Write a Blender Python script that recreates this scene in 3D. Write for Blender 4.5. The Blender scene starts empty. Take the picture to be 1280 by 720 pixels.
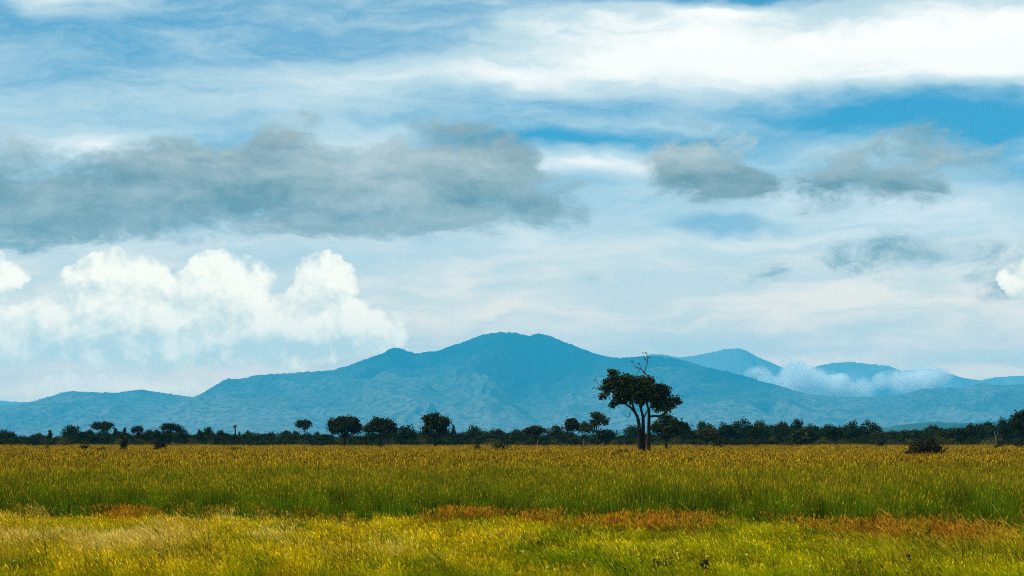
import bpy, math, random
import numpy as np
from mathutils import Vector

R = math.radians
scene = bpy.context.scene
COL = scene.collection

# ------------------------------------------------------------------ camera
CAM_H = 3.0
F = 2887.0                      # focal length in pixels of the 1280 px wide photograph
HZ = 548.0                      # horizon row of the photograph
cam_d = bpy.data.cameras.new('camera')
cam = bpy.data.objects.new('camera', cam_d)
COL.objects.link(cam)
cam.location = (0, 0, CAM_H)
cam.rotation_euler = (R(90), 0, 0)
cam_d.sensor_width = 36
cam_d.lens = F / 1280 * 36
cam_d.shift_y = (HZ - 360) / 1280
cam_d.clip_start = 0.5
cam_d.clip_end = 200000
cam_d.dof.use_dof = True
cam_d.dof.focus_distance = 300
cam_d.dof.aperture_fstop = 8.0
scene.camera = cam

# ------------------------------------------------------------------ colour management
scene.view_settings.view_transform = 'Standard'
scene.view_settings.look = 'None'
scene.view_settings.exposure = 0.0
scene.view_settings.gamma = 1.0
scene.view_settings.use_curve_mapping = False
cy = scene.cycles
cy.max_bounces = 22
cy.diffuse_bounces = 3
cy.transmission_bounces = 3
cy.transparent_max_bounces = 8
cy.volume_bounces = 20
cy.volume_step_rate = 0.3
cy.use_denoising = False
cy.use_adaptive_sampling = False
cy.sample_clamp_direct = 12.0
cy.sample_clamp_indirect = 3.0
cy.pixel_filter_type = 'BLACKMAN_HARRIS'
cy.filter_width = 1.15

# ------------------------------------------------------------------ sun
SUN_EL, SUN_AZ = 46.0, -100.0     # azimuth measured from the view direction to the right
sun_d = bpy.data.lights.new('sun', 'SUN')
sun = bpy.data.objects.new('sun', sun_d)
COL.objects.link(sun)
sun_d.energy = 5.0
sun_d.angle = R(0.53)
sun_d.color = (1.0, 0.95, 0.84)
sd = Vector((math.sin(R(SUN_AZ)) * math.cos(R(SUN_EL)), math.cos(R(SUN_AZ)) * math.cos(R(SUN_EL)), math.sin(R(SUN_EL))))
sun.rotation_euler = sd.to_track_quat('Z', 'Y').to_euler()
sun.location = sd * 200


# ------------------------------------------------------------------ node helper
class NT:
    def __init__(s, tree):
        s.t = tree

    def node(s, kind, **kw):
        n = s.t.nodes.new(kind)
        for k, v in kw.items():
            setattr(n, k, v)
        return n

    def put(s, sock, v):
        if isinstance(v, bpy.types.NodeSocket):
            s.t.links.new(v, sock)
        elif v is not None:
            if isinstance(v, (tuple, list)) and len(v) == 3 and sock.type == 'RGBA':
                v = (*v, 1)
            sock.default_value = v

    def m(s, op, a, b=None, c=None, clamp=False):
        n = s.node('ShaderNodeMath', operation=op, use_clamp=clamp)
        s.put(n.inputs[0], a)
        s.put(n.inputs[1], b)
        s.put(n.inputs[2], c)
        return n.outputs[0]

    def vm(s, op, a, b=None, scale=None):
        n = s.node('ShaderNodeVectorMath', operation=op)
        s.put(n.inputs[0], a)
        s.put(n.inputs[1], b)
        if scale is not None:
            s.put(n.inputs['Scale'], scale)
        return n.outputs[0]

    def xyz(s, x, y, z=0.0):
        n = s.node('ShaderNodeCombineXYZ')
        s.put(n.inputs[0], x)
        s.put(n.inputs[1], y)
        s.put(n.inputs[2], z)
        return n.outputs[0]

    def sep(s, v):
        n = s.node('ShaderNodeSeparateXYZ')
        s.put(n.inputs[0], v)
        return n.outputs

    def noise(s, vec, scale=1.0, detail=4.0, rough=0.55, dist=0.0, dims='2D', col=False, w=None, lac=2.0):
        n = s.node('ShaderNodeTexNoise', noise_dimensions=dims)
        s.put(n.inputs['Vector'], vec)
        n.inputs['Scale'].default_value = scale
        n.inputs['Detail'].default_value = detail
        n.inputs['Roughness'].default_value = rough
        n.inputs['Lacunarity'].default_value = lac
        n.inputs['Distortion'].default_value = dist
        return n.outputs['Color' if col else 'Fac']

    def step(s, v, lo, hi, a=0.0, b=1.0):
        n = s.node('ShaderNodeMapRange', interpolation_type='SMOOTHSTEP')
        s.put(n.inputs[0], v)
        for i, q in zip((1, 2, 3, 4), (lo, hi, a, b)):
            s.put(n.inputs[i], q)
        return n.outputs[0]

    def lin(s, v, lo, hi, a=0.0, b=1.0):
        n = s.node('ShaderNodeMapRange')
        s.put(n.inputs[0], v)
        for i, q in zip((1, 2, 3, 4), (lo, hi, a, b)):
            s.put(n.inputs[i], q)
        return n.outputs[0]

    def mix(s, f, a, b, mode='MIX'):
        n = s.node('ShaderNodeMix', data_type='RGBA', blend_type=mode)
        s.put(n.inputs[0], f)
        s.put(n.inputs[6], a)
        s.put(n.inputs[7], b)
        return n.outputs[2]

    def blob(s, P, cx, cy_, rx, ry):
        """1 at the centre falling to 0 at the rim of an ellipse in the sky"""
        n = s.node('ShaderNodeMapping', vector_type='TEXTURE')
        s.put(n.inputs[0], P)
        n.inputs['Location'].default_value = (cx, cy_, 0)
        n.inputs['Scale'].default_value = (rx, ry, 1)
        g = s.node('ShaderNodeTexGradient', gradient_type='SPHERICAL')
        s.put(g.inputs[0], n.outputs[0])
        return g.outputs['Fac']

    def blobs(s, P, lst, op='ADD'):
        acc = None
        for b in lst:
            w = b[4] if len(b) > 4 else 1.0
            v = s.blob(P, *b[:4])
            if op == 'ADD':
                acc = s.m('MULTIPLY', v, w) if acc is None else s.m('MULTIPLY_ADD', v, w, acc)
            else:
                v = s.m('MULTIPLY', v, w) if w != 1.0 else v
                acc = v if acc is None else s.m('SMOOTH_MAX', acc, v, 0.12)
        return acc


# ------------------------------------------------------------------ sky
world = bpy.data.worlds.new('World')
scene.world = world
world.use_nodes = True
world.cycles.sampling_method = 'MANUAL'
world.cycles.sample_map_resolution = 512
wt = world.node_tree
wt.nodes.clear()
N = NT(wt)
SKY_STRENGTH = 0.1
K = 1.0 / SKY_STRENGTH


def k3(r, g, b):
    return (r * K, g * K, b * K)


sky = N.node('ShaderNodeTexSky', sky_type='NISHITA', sun_disc=False)
sky.sun_elevation = R(SUN_EL)
sky.sun_rotation = R(SUN_AZ)
sky.altitude = 500
sky.air_density = 1.0
sky.dust_density = 0.3
sky.ozone_density = 4.0
tc = N.node('ShaderNodeTexCoord')
dx, dy, dz = N.sep(tc.outputs['Generated'])
az = N.m('ARCTAN2', dx, dy)
el = N.m('ARCSINE', dz)
u = N.m('MULTIPLY_ADD', az, F / 100, 6.4)      # hundred-pixel units of azimuth
v = N.m('MULTIPLY_ADD', el, -F / 100, HZ / 100)
P = N.xyz(u, v)

# gentle domain warp shared by the layers
wn = N.noise(N.vm('MULTIPLY', P, (0.7, 1.6, 1)), 1.0, 3, 0.55, col=True)
wv = N.vm('MULTIPLY', N.vm('SUBTRACT', wn, (0.5, 0.5, 0.5)), (1.1, 0.42, 0))
PW = N.vm('ADD', P, wv)
fn = N.noise(N.vm('MULTIPLY', P, (2.6, 4.2, 1)), 1.0, 4, 0.6, col=True)
fv = N.vm('MULTIPLY', N.vm('SUBTRACT', fn, (0.5, 0.5, 0.5)), (0.34, 0.22, 0))
PF = N.vm('ADD', PW, fv)

blue = N.mix(1.0, sky.outputs[0], (0.24, 0.82, 1.00), 'MULTIPLY')

# high veil
tilt = N.m('MULTIPLY_ADD', u, 0.05, v)
Pv = N.xyz(u, tilt)
Pv = N.vm('ADD', Pv, wv)
veil_n = N.noise(N.vm('MULTIPLY', Pv, (0.30, 1.35, 1)), 1.0, 7, 0.62, 0.25)
veil_f = N.noise(N.vm('MULTIPLY', PF, (0.55, 3.2, 1)), 1.0, 5, 0.62, 0.3)
veil = N.m('ADD', N.m('MULTIPLY', veil_n, 0.62), N.m('MULTIPLY', veil_f, 0.38))
plus = N.blobs(PW, [(10.6, 0.72, 3.6, 0.85, 0.50), (12.8, 0.75, 2.2, 0.75, 0.5), (8.2, 0.85, 2.6, 0.6, 0.4),
                    (6.6, 0.95, 2.0, 0.35, 0.20), (6.7, 0.35, 0.9, 0.18, 0.35), (7.2, 2.02, 1.5, 0.26, 0.38),
                    (1.2, 1.92, 1.5, 0.28, 0.40), (4.4, 1.80, 1.2, 0.25, 0.35), (2.5, 1.3, 3.5, 0.55, 0.14),
                    (4.5, 0.9, 2.5, 0.40, 0.12), (3.9, 2.95, 1.5, 0.28, 0.35), (6.4, 2.95, 1.2, 0.3, 0.30),
                    (9.6, 2.45, 1.2, 0.30, 0.30), (11.5, 2.62, 2.0, 0.35, 0.30), (10.3, 3.0, 3.0, 0.35, 0.22),
                    (0.6, 0.25, 0.5, 0.3, 0.25), (1.0, 0.10, 1.2, 0.14, 0.35), (8.6, 0.22, 1.8, 0.18, 0.30)])
minus = N.blobs(PW, [(11.3, 1.52, 2.9, 0.38, 0.54), (7.1, 1.80, 2.4, 0.20, 0.42), (3.4, 0.42, 3.4, 0.62, 0.26),
                     (9.0, -0.02, 4.5, 0.20, 0.45), (0.1, 0.35, 0.9, 0.7, 0.25), (12.4, 1.95, 1.2, 0.5, 0.32),
                     (12.8, 1.3, 1.2, 0.45, 0.25), (6.0, 1.40, 2.6, 0.30, 0.14), (9.0, 1.85, 1.3, 0.22, 0.25),
                     (3.2, 3.25, 1.2, 0.20, 0.25), (0.8, 1.10, 1.6, 0.30, 0.12)])
low = N.step(v, 2.4, 4.3)
vv = N.m('ADD', N.m('SUBTRACT', N.m('ADD', veil, plus), minus), N.m('MULTIPLY', low, 0.20))
va = N.step(vv, 0.10, 0.70)
white = N.mix(N.step(vv, 0.62, 1.0), k3(0.74, 0.84, 0.84), k3(1.38, 1.25, 1.10))
c1 = N.mix(va, blue, white)

# pale bright air low over the horizon
lown = N.step(N.noise(N.vm('MULTIPLY', Pv, (0.42, 2.4, 1)), 1.0, 6, 0.6), 0.32, 0.70)
lowv = N.lin(v, 2.6, 4.9)
lowcol = N.mix(lown, N.mix(lowv, k3(0.78, 0.86, 0.82), k3(2.30, 1.60, 0.84)), N.mix(lowv, k3(1.42, 1.24, 0.98), k3(3.35, 2.02, 0.98)))
hz = N.step(v, 2.0, 4.0, 0.0, 0.86)
c2 = N.mix(hz, c1, lowcol)

# lens shaped blue-grey streak, pale stratus
lens = N.step(N.blobs(PW, [(9.1, 2.85, 1.35, 0.17), (12.6, 2.35, 0.6, 0.3, 0.6)]), 0.1, 0.8, 0.0, 0.6)
c2 = N.mix(lens, c2, k3(0.12, 0.36, 0.55))

# grey ragged stratocumulus
PG = N.vm('ADD', P, N.vm('MULTIPLY', wv, (0.7, 0.7, 0)))
gn = N.noise(N.vm('MULTIPLY', PG, (1.15, 2.1, 1)), 1.0, 10, 0.68)
gb = N.blobs(PW, [(3.2, 2.40, 4.2, 0.75), (5.3, 2.20, 1.5, 0.80), (0.5, 2.75, 2.2, 0.60), (4.9, 2.72, 1.8, 0.42),
                  (2.6, 2.12, 1.7, 0.40, 0.5), (3.6, 1.75, 0.55, 0.40, 0.8), (6.0, 1.95, 0.8, 0.5, 0.7), (8.75, 2.05, 1.0, 0.60, 0.98),
                  (9.2, 2.38, 0.9, 0.35, 0.9), (10.35, 2.28, 0.7, 0.50, 0.9), (11.7, 2.00, 1.3, 0.48, 0.66),
                  (11.3, 2.44, 0.8, 0.3, 0.75), (6.8, 2.60, 0.8, 0.5, 0.6), (10.8, 3.30, 1.7, 0.55, 0.36),
                  (9.4, 3.47, 0.40, 0.20, 0.45), (12.6, 3.45, 0.9, 0.5, 0.50), (7.4, 3.5, 0.7, 0.12, 0.2), (0.0, 1.95, 0.8, 0.5, 0.5)])
ga_in = N.m('ADD', gb, N.m('MULTIPLY', N.m('SUBTRACT', gn, 0.5), 2.1))
ga = N.step(ga_in, 0.04, 0.74, 0.0, 0.94)
ga = N.m('MULTIPLY', ga, N.step(gb, 0.02, 0.28))
gtop = N.noise(N.vm('ADD', N.vm('MULTIPLY', PG, (1.15, 2.1, 1)), (-0.10, -0.24, 0)), 1.0, 5, 0.55)
gl = N.m('ADD', N.m('MULTIPLY', N.m('SUBTRACT', gn, gtop), 0.85), N.step(v, 1.5, 3.0, 0.46, 0.20))
gl = N.m('ADD', gl, N.m('MULTIPLY', N.m('SUBTRACT', N.noise(N.vm('MULTIPLY', PW, (0.5, 1.5, 1)), 1.0, 4, 0.5), 0.5), 1.3), clamp=True)
gcol = N.mix(gl, k3(0.215, 0.215, 0.155), k3(0.95, 0.88, 0.74))
c3 = N.mix(ga, c2, gcol)

# heaped cumulus bank on the left and small puffs
CUM = [(1.50, 3.80, 1.10, 0.78), (2.85, 3.78, 0.80, 0.78), (2.15, 4.02, 1.7, 0.66), (3.35, 4.12, 1.6, 0.56), (1.25, 4.12, 1.3, 0.58),
       (4.05, 3.58, 0.52, 0.56, 0.9), (4.35, 4.10, 1.0, 0.42), (0.00, 3.50, 0.65, 0.42, 0.8), (0.10, 4.22, 0.95, 0.50, 0.75), (2.3, 4.28, 2.2, 0.46), (3.7, 4.22, 1.4, 0.40),
       (1.6, 4.86, 1.7, 0.26, 0.9), (12.85, 3.55, 0.60, 0.36, 0.8)]


def cumulus(off, lite=False):
    q = N.vm('ADD', P, off) if off else P
    w1 = N.noise(N.vm('MULTIPLY', q, (1.8, 1.8, 1)), 1.0, 4, 0.55, col=True)
    q2 = N.vm('ADD', q, N.vm('MULTIPLY', N.vm('SUBTRACT', w1, (0.5, 0.5, 0.5)), (0.55, 0.45, 0)))
    b = N.blobs(q2, CUM, 'MAX')
    vo = N.node('ShaderNodeTexVoronoi', voronoi_dimensions='2D', feature='SMOOTH_F1')
    N.put(vo.inputs['Vector'], q2)
    vo.inputs['Scale'].default_value = 2.6
    vo.inputs['Detail'].default_value = 4.0
    vo.inputs['Roughness'].default_value = 0.6
    vo.inputs['Smoothness'].default_value = 0.25
    vo.normalize = True
    n1 = N.noise(q, 2.6, 8, 0.62)
    puff = N.m('SUBTRACT', 0.42, vo.outputs['Distance'])
    edge = N.m('ADD', b, N.m('ADD', N.m('MULTIPLY', puff, 0.34), N.m('MULTIPLY', N.m('SUBTRACT', n1, 0.5), 0.42)))
    edge = N.m('SUBTRACT', edge, N.step(b, 0.22, 0.02, 0.0, 0.6))
    relief = N.m('ADD', N.m('MULTIPLY', b, 0.55), N.m('ADD', N.m('MULTIPLY', puff, 0.75), N.m('MULTIPLY', n1, 0.55)))
    return edge, relief


cd, cr0 = cumulus(None)
_, cr1 = cumulus((0.11, -0.17, 0))
ca = N.step(cd, 0.12, 0.38, 0.0, 0.95)
wob = N.m('MULTIPLY', N.m('SUBTRACT', N.sep(wn)[0], 0.5), 1.0)
# ragged soft undersides dissolving into the air
ca = N.m('MULTIPLY', ca, N.step(N.m('ADD', v, wob), 5.0, 4.5, 0.35, 1.0))
cs = N.m('ADD', N.m('MULTIPLY', N.m('SUBTRACT', cr0, cr1), 2.6), N.step(v, 3.2, 4.6, 0.56, 0.50), clamp=True)
ccol = N.mix(cs, k3(1.34, 1.17, 0.85), k3(2.15, 1.72, 1.22))
ccol = N.mix(1.0, ccol, N.mix(N.lin(v, 3.3, 4.6), (1, 1, 1), (1.55, 1.36, 1.08)), 'MULTIPLY')
c4 = N.mix(ca, c3, ccol)

bg = N.node('ShaderNodeBackground')
bg.inputs['Strength'].default_value = SKY_STRENGTH
N.put(bg.inputs['Color'], c4)
out = N.node('ShaderNodeOutputWorld')
wt.links.new(bg.outputs[0], out.inputs['Surface'])

# ------------------------------------------------------------------ haze
MS = 1.4                        # size of the far mountain world
HAZE_END = 30500.0 * MS
HAZE_TOP = 1215.0 * MS


def make_haze():
    x0, x1, y0, y1, z0, z1 = -11500 * MS, 11500 * MS, -400, HAZE_END, -1.5, HAZE_TOP
    vs = [(x, y, z) for z in (z0, z1) for y in (y0, y1) for x in (x0, x1)]
    fs = [(0, 2, 3, 1), (4, 5, 7, 6), (0, 1, 5, 4), (1, 3, 7, 5), (3, 2, 6, 7), (2, 0, 4, 6)]
    me = bpy.data.meshes.new('haze')
    me.from_pydata(vs, [], fs)
    o = bpy.data.objects.new('haze', me)
    COL.objects.link(o)
    mt = bpy.data.materials.new('haze_air')
    mt.use_nodes = True
    t = mt.node_tree
    t.nodes.clear()
    n = NT(t)
    pv = n.node('ShaderNodeVolumePrincipled')
    pv.inputs['Color'].default_value = (0.05, 0.58, 1.0, 1)
    pv.inputs['Density'].default_value = 5.3e-5 / MS
    pv.inputs['Anisotropy'].default_value = 0.05
    oo = n.node('ShaderNodeOutputMaterial')
    t.links.new(pv.outputs[0], oo.inputs['Volume'])
    me.materials.append(mt)
    o['kind'] = 'stuff'
    o['label'] = 'blue air between the grassland and the distant mountains'
    o['category'] = 'haze'


make_haze()

# ------------------------------------------------------------------ small tools
rng = np.random.default_rng(7)


def at(px, Y, py=None):
    x = (px - 640) / F * Y
    if py is None:
        return x
    return x, CAM_H + (HZ - py) / F * Y


def hash2(i, j, seed):
    n = (i * 374761393 + j * 668265263 + seed * 1442695041) & 0xFFFFFFFF
    n = ((n ^ (n >> 13)) * 1274126177) & 0xFFFFFFFF
    n = (n ^ (n >> 16)) & 0xFFFF
    return n / 65535.0


def vnoise(x, y, seed=0):
    x = np.asarray(x, float)
    y = np.asarray(y, float)
    i = np.floor(x).astype(np.int64)
    j = np.floor(y).astype(np.int64)
    fx = x - i
    fy = y - j
    fx = fx * fx * (3 - 2 * fx)
    fy = fy * fy * (3 - 2 * fy)
    a = hash2(i, j, seed)
    b = hash2(i + 1, j, seed)
    c = hash2(i, j + 1, seed)
    d = hash2(i + 1, j + 1, seed)
    return (a * (1 - fx) + b * fx) * (1 - fy) + (c * (1 - fx) + d * fx) * fy


def fbm(x, y, seed=0, oct_=4, gain=0.5):
    s, a, t = 0, 1.0, 0
    for k in range(oct_):
        s = s + a * vnoise(x * 2 ** k, y * 2 ** k, seed + k * 17)
        t += a
        a *= gain
    return s / t


def mesh_np(name, verts, faces, mats, attrs=None, smooth=False):
    """verts (n,3); faces: list of int arrays (m,3) or (m,4)"""
    me = bpy.data.meshes.new(name)
    verts = np.ascontiguousarray(verts, dtype=np.float32)
    me.vertices.add(len(verts))
    me.vertices.foreach_set('co', verts.ravel())
    loops, starts, s = [], [], 0
    for f in faces:
        f = np.asarray(f, dtype=np.int32)
        if not len(f):
            continue
        loops.append(f.ravel())
        starts.append(s + np.arange(len(f)) * f.shape[1])
        s += f.size
    loops = np.concatenate(loops)
    starts = np.concatenate(starts).astype(np.int32)
    me.loops.add(len(loops))
    me.loops.foreach_set('vertex_index', loops)
    me.polygons.add(len(starts))
    me.polygons.foreach_set('loop_start', starts)
    if smooth:
        me.polygons.foreach_set('use_smooth', np.ones(len(starts), bool))
    for k, arr in (attrs or {}).items():
        a = me.attributes.new(k, 'FLOAT', 'POINT')
        a.data.foreach_set('value', np.asarray(arr, np.float32))
    me.update()
    me.validate()
    for m in (mats if isinstance(mats, (list, tuple)) else [mats]):
        me.materials.append(m)
    return me


def link(name, me, parent=None, col=COL):
    o = bpy.data.objects.new(name, me)
    col.objects.link(o)
    if parent:
        o.parent = parent
    return o


def tag(o, label=None, cat=None, group=None, kind=None):
    for k, val in (('label', label), ('category', cat), ('group', group), ('kind', kind)):
        if val:
            o[k] = val
    return o


def thing(name, loc, label, cat, group=None):
    o = bpy.data.objects.new(name, None)
    o.empty_display_size = 0.3
    COL.objects.link(o)
    o.location = loc
    return tag(o, label, cat, group)


def copy_thing(root):
    r = root.copy()
    COL.objects.link(r)
    for ch in list(root.children):
        c = ch.copy()
        COL.objects.link(c)
        c.parent = r
        for g in list(ch.children):
            d = g.copy()
            COL.objects.link(d)
            d.parent = c
    return r


# ------------------------------------------------------------------ materials
def new_mat(name):
    m = bpy.data.materials.new(name)
    m.use_nodes = True
    m.node_tree.nodes.clear()
    return m, NT(m.node_tree)


def finish_leaf(n, col, trans=0.45, tcol=None, gloss=0.0):
    d = n.node('ShaderNodeBsdfDiffuse')
    n.put(d.inputs['Color'], col)
    t = n.node('ShaderNodeBsdfTranslucent')
    n.put(t.inputs['Color'], tcol if tcol is not None else col)
    mx = n.node('ShaderNodeMixShader')
    mx.inputs[0].default_value = trans
    n.t.links.new(d.outputs[0], mx.inputs[1])
    n.t.links.new(t.outputs[0], mx.inputs[2])
    o = n.node('ShaderNodeOutputMaterial')
    n.t.links.new(mx.outputs[0], o.inputs['Surface'])


def leaf_mat(name, c1, c2, c3, trans=0.3):
    m, n = new_mat(name)
    g = n.node('ShaderNodeNewGeometry')
    oi = n.node('ShaderNodeObjectInfo')
    isl = g.outputs['Random Per Island']
    a = n.mix(isl, c1, c2)
    nz = n.noise(n.vm('SCALE', g.outputs['Position'], scale=0.7), 1.0, 2, 0.5, dims='3D')
    a = n.mix(n.step(nz, 0.48, 0.72), a, c3)
    hs = n.node('ShaderNodeHueSaturation')
    n.put(hs.inputs['Color'], a)
    n.put(hs.inputs['Value'], n.lin(oi.outputs['Random'], 0, 1, 0.65, 1.35))
    n.put(hs.inputs['Hue'], n.lin(n.m('FRACT', n.m('MULTIPLY', oi.outputs['Random'], 7.3)), 0, 1, 0.475, 0.515))
    finish_leaf(n, hs.outputs[0], trans)
    return m


def bark_mat(name, c1, c2, scale=6.0):
    m, n = new_mat(name)
    g = n.node('ShaderNodeTexCoord')
    nz = n.noise(n.vm('MULTIPLY', g.outputs['Object'], (1, 1, 0.25)), scale, 4, 0.6, dims='3D')
    b = n.node('ShaderNodeBsdfPrincipled')
    b.inputs['Specular IOR Level'].default_value = 0.08
    n.put(b.inputs['Base Color'], n.mix(n.step(nz, 0.35, 0.65), c1, c2))
    b.inputs['Roughness'].default_value = 0.9
    bm_ = n.node('ShaderNodeBump')
    bm_.inputs['Strength'].default_value = 0.5
    bm_.inputs['Distance'].default_value = 0.04
    n.put(bm_.inputs['Height'], nz)
    n.t.links.new(bm_.outputs[0], b.inputs['Normal'])
    o = n.node('ShaderNodeOutputMaterial')
    n.t.links.new(b.outputs[0], o.inputs['Surface'])
    return m


M_leaf_main = leaf_mat('leaf_broad', (0.009, 0.020, 0.003), (0.030, 0.043, 0.007), (0.042, 0.042, 0.011), 0.2)
M_leaf_mid = leaf_mat('leaf_mid', (0.011, 0.022, 0.004), (0.034, 0.044, 0.009), (0.046, 0.040, 0.013), 0.2)
M_leaf_far = leaf_mat('leaf_far', (0.006, 0.014, 0.005), (0.018, 0.030, 0.008), (0.034, 0.044, 0.012), 0.15)
M_leaf_pale = leaf_mat('leaf_olive', (0.035, 0.045, 0.010), (0.085, 0.085, 0.022), (0.100, 0.080, 0.030), 0.25)
M_leaf_dark = leaf_mat('leaf_shrub', (0.012, 0.014, 0.006), (0.030, 0.026, 0.010), (0.045, 0.028, 0.012), 0.15)
M_bark = bark_mat('bark_dark', (0.006, 0.0045, 0.0035), (0.022, 0.015, 0.010))
M_bark_dead = bark_mat('bark_dead', (0.035, 0.028, 0.025), (0.070, 0.058, 0.050))
M_bark_pale = bark_mat('bark_pale', (0.07, 0.06, 0.05), (0.24, 0.22, 0.19), 2.0)


# ------------------------------------------------------------------ geometry builders
def tube_np(path, radii, sides=7, wob=0.0, seed=0):
    path = [Vector(p) for p in path]
    rr = random.Random(seed)
    vs, fs = [], []
    n = len(path)
    ref = Vector((0.3, 1, 0.1)).normalized()
    for i, p in enumerate(path):
        d = (path[min(i + 1, n - 1)] - path[max(i - 1, 0)]).normalized()
        a = d.cross(ref)
        if a.length < 1e-3:
            a = d.cross(Vector((1, 0, 0)))
        a.normalize()
        b = d.cross(a)
        for k in range(sides):
            t = 2 * math.pi * k / sides
            r = radii[i] * (1 + wob * (rr.random() - 0.5))
            vs.append(p + a * (r * math.cos(t)) + b * (r * math.sin(t)))
    for i in range(n - 1):
        for k in range(sides):
            k2 = (k + 1) % sides
            fs.append((i * sides + k, i * sides + k2, (i + 1) * sides + k2, (i + 1) * sides + k))
    base = len(vs)
    vs.append(path[0])
    vs.append(path[-1])
    tri = []
    for k in range(sides):
        k2 = (k + 1) % sides
        tri.append((base, k2, k))
        tri.append((base + 1, (n - 1) * sides + k, (n - 1) * sides + k2))
    return np.array([tuple(q) for q in vs]), np.array(fs), np.array(tri)


def smooth_path(pts, radii, sub=4):
    """Catmull-Rom through the given joints"""
    p = [Vector(q) for q in pts]
    P_, R_ = [], []
    for i in range(len(p) - 1):
        a, b, c, d = p[max(i - 1, 0)], p[i], p[i + 1], p[min(i + 2, len(p) - 1)]
        for k in range(sub):
            t = k / sub
            P_.append(0.5 * ((2 * b) + (c - a) * t + (2 * a - 5 * b + 4 * c - d) * t * t + (3 * b - a - 3 * c + d) * t ** 3))
            R_.append(radii[i] * (1 - t) + radii[i + 1] * t)
    P_.append(p[-1])
    R_.append(radii[-1])
    return P_, R_


def join_np(parts):
    V, Q, T, o = [], [], [], 0
    for v_, q_, t_ in parts:
        V.append(v_)
        if len(q_):
            Q.append(q_ + o)
        if len(t_):
            T.append(t_ + o)
        o += len(v_)
    return np.concatenate(V), (np.concatenate(Q) if Q else np.zeros((0, 4), int)), (np.concatenate(T) if T else np.zeros((0, 3), int))


def tubes_mesh(name, specs, mat, sides=7, wob=0.12):
    parts = []
    for i, (pts, rad) in enumerate(specs):
        pp, rr = smooth_path(pts, rad)
        parts.append(tube_np(pp, rr, sides, wob, i))
    V, Q, T = join_np(parts)
    return mesh_np(name, V, [Q, T], mat, smooth=True)


def crown_mesh(name, lobes, n, size, mat, seed, clump=10, spread=1.0, shell=0.5, flat=0.6):
    """leaf-sized faces gathered into twig clumps through the volume of several lobes.
    lobes: (x, y, z, rx, ry, rz)"""
    g = np.random.default_rng(seed)
    L = np.array(lobes, float)
    w = (L[:, 3] * L[:, 4] * L[:, 5]) ** (2 / 3)
    nc = max(4, n // clump)
    li = g.choice(len(L), nc, p=w / w.sum())
    d = g.normal(size=(nc, 3))
    d /= np.linalg.norm(d, axis=1)[:, None]
    # fewer twigs hang from the underside
    flip = (d[:, 2] < -0.2) & (g.random(nc) < 0.45)
    d[flip, 2] *= -1
    rad = shell + (1.02 - shell) * g.random(nc) ** 0.6
    c = L[li, :3] + d * L[li, 3:6] * rad[:, None]
    ci = g.integers(0, nc, n)
    sc = np.minimum(L[li, 3], L[li, 5])[ci] * 0.17 * spread + size * 0.6
    p = c[ci] + g.normal(size=(n, 3)) * sc[:, None] * np.array([1, 1, 0.75])
    nrm = d[ci] * 0.7 + g.normal(size=(n, 3)) * 0.8 + np.array([0, 0, flat])
    nrm /= np.linalg.norm(nrm, axis=1)[:, None]
    t = np.cross(nrm, g.normal(size=(n, 3)))
    t /= np.linalg.norm(t, axis=1)[:, None] + 1e-9
    b = np.cross(nrm, t)
    s = (size * (0.55 + 0.9 * g.random(n)))[:, None]
    fold = nrm * s * 0.18
    V = np.empty((n, 4, 3))
    V[:, 0] = p - t * s * 0.62
    V[:, 1] = p + b * s * 0.40 + fold
    V[:, 2] = p + t * s * 0.62
    V[:, 3] = p - b * s * 0.40 + fold
    Q = np.arange(n * 4).reshape(n, 4)
    return mesh_np(name, V.reshape(-1, 3), [Q], mat)


# ------------------------------------------------------------------ ground
def make_ground():
    ys = np.concatenate([[-350], np.linspace(-60, 700, 80), [1000, 2000, 4000, 8000, 16000, HAZE_END - 600]])
    xs = np.concatenate([[-11300 * MS, -4000, -1500, -600], np.linspace(-250, 250, 60), [600, 1500, 4000, 11300 * MS]])
    X, Y = np.meshgrid(xs, ys)
    Z = np.zeros_like(X)
    V = np.stack([X, Y, Z], -1).reshape(-1, 3)
    nx = len(xs)
    i = np.arange((len(ys) - 1) * nx).reshape(len(ys) - 1, nx)[:, :-1].ravel()
    Q = np.stack([i, i + 1, i + 1 + nx, i + nx], 1)
    m, n = new_mat('ground_soil')
    g = n.node('ShaderNodeNewGeometry')
    pos = g.outputs['Position']
    a = n.noise(n.vm('SCALE', pos, scale=0.35), 1.0, 6, 0.6, dims='3D')
    b2 = n.noise(n.vm('SCALE', pos, scale=6.0), 1.0, 5, 0.65, dims='3D')
    c = n.mix(n.step(a, 0.38, 0.62), (0.075, 0.085, 0.012), (0.13, 0.105, 0.022))
    c = n.mix(n.step(b2, 0.40, 0.70, 0, 0.7), c, (0.055, 0.042, 0.018))
    bs = n.node('ShaderNodeBsdfPrincipled')
    bs.inputs['Specular IOR Level'].default_value = 0.1
    n.put(bs.inputs['Base Color'], c)
    bs.inputs['Roughness'].default_value = 1.0
    bm_ = n.node('ShaderNodeBump')
    bm_.inputs['Distance'].default_value = 0.05
    n.put(bm_.inputs['Height'], b2)
    n.t.links.new(bm_.outputs[0], bs.inputs['Normal'])
    o = n.node('ShaderNodeOutputMaterial')
    n.t.links.new(bs.outputs[0], o.inputs['Surface'])
    ob = link('ground', mesh_np('ground', V, [Q], m))
    tag(ob, 'flat grassy plain reaching to the foot of the mountains', 'ground', kind='structure')


make_ground()


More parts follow.
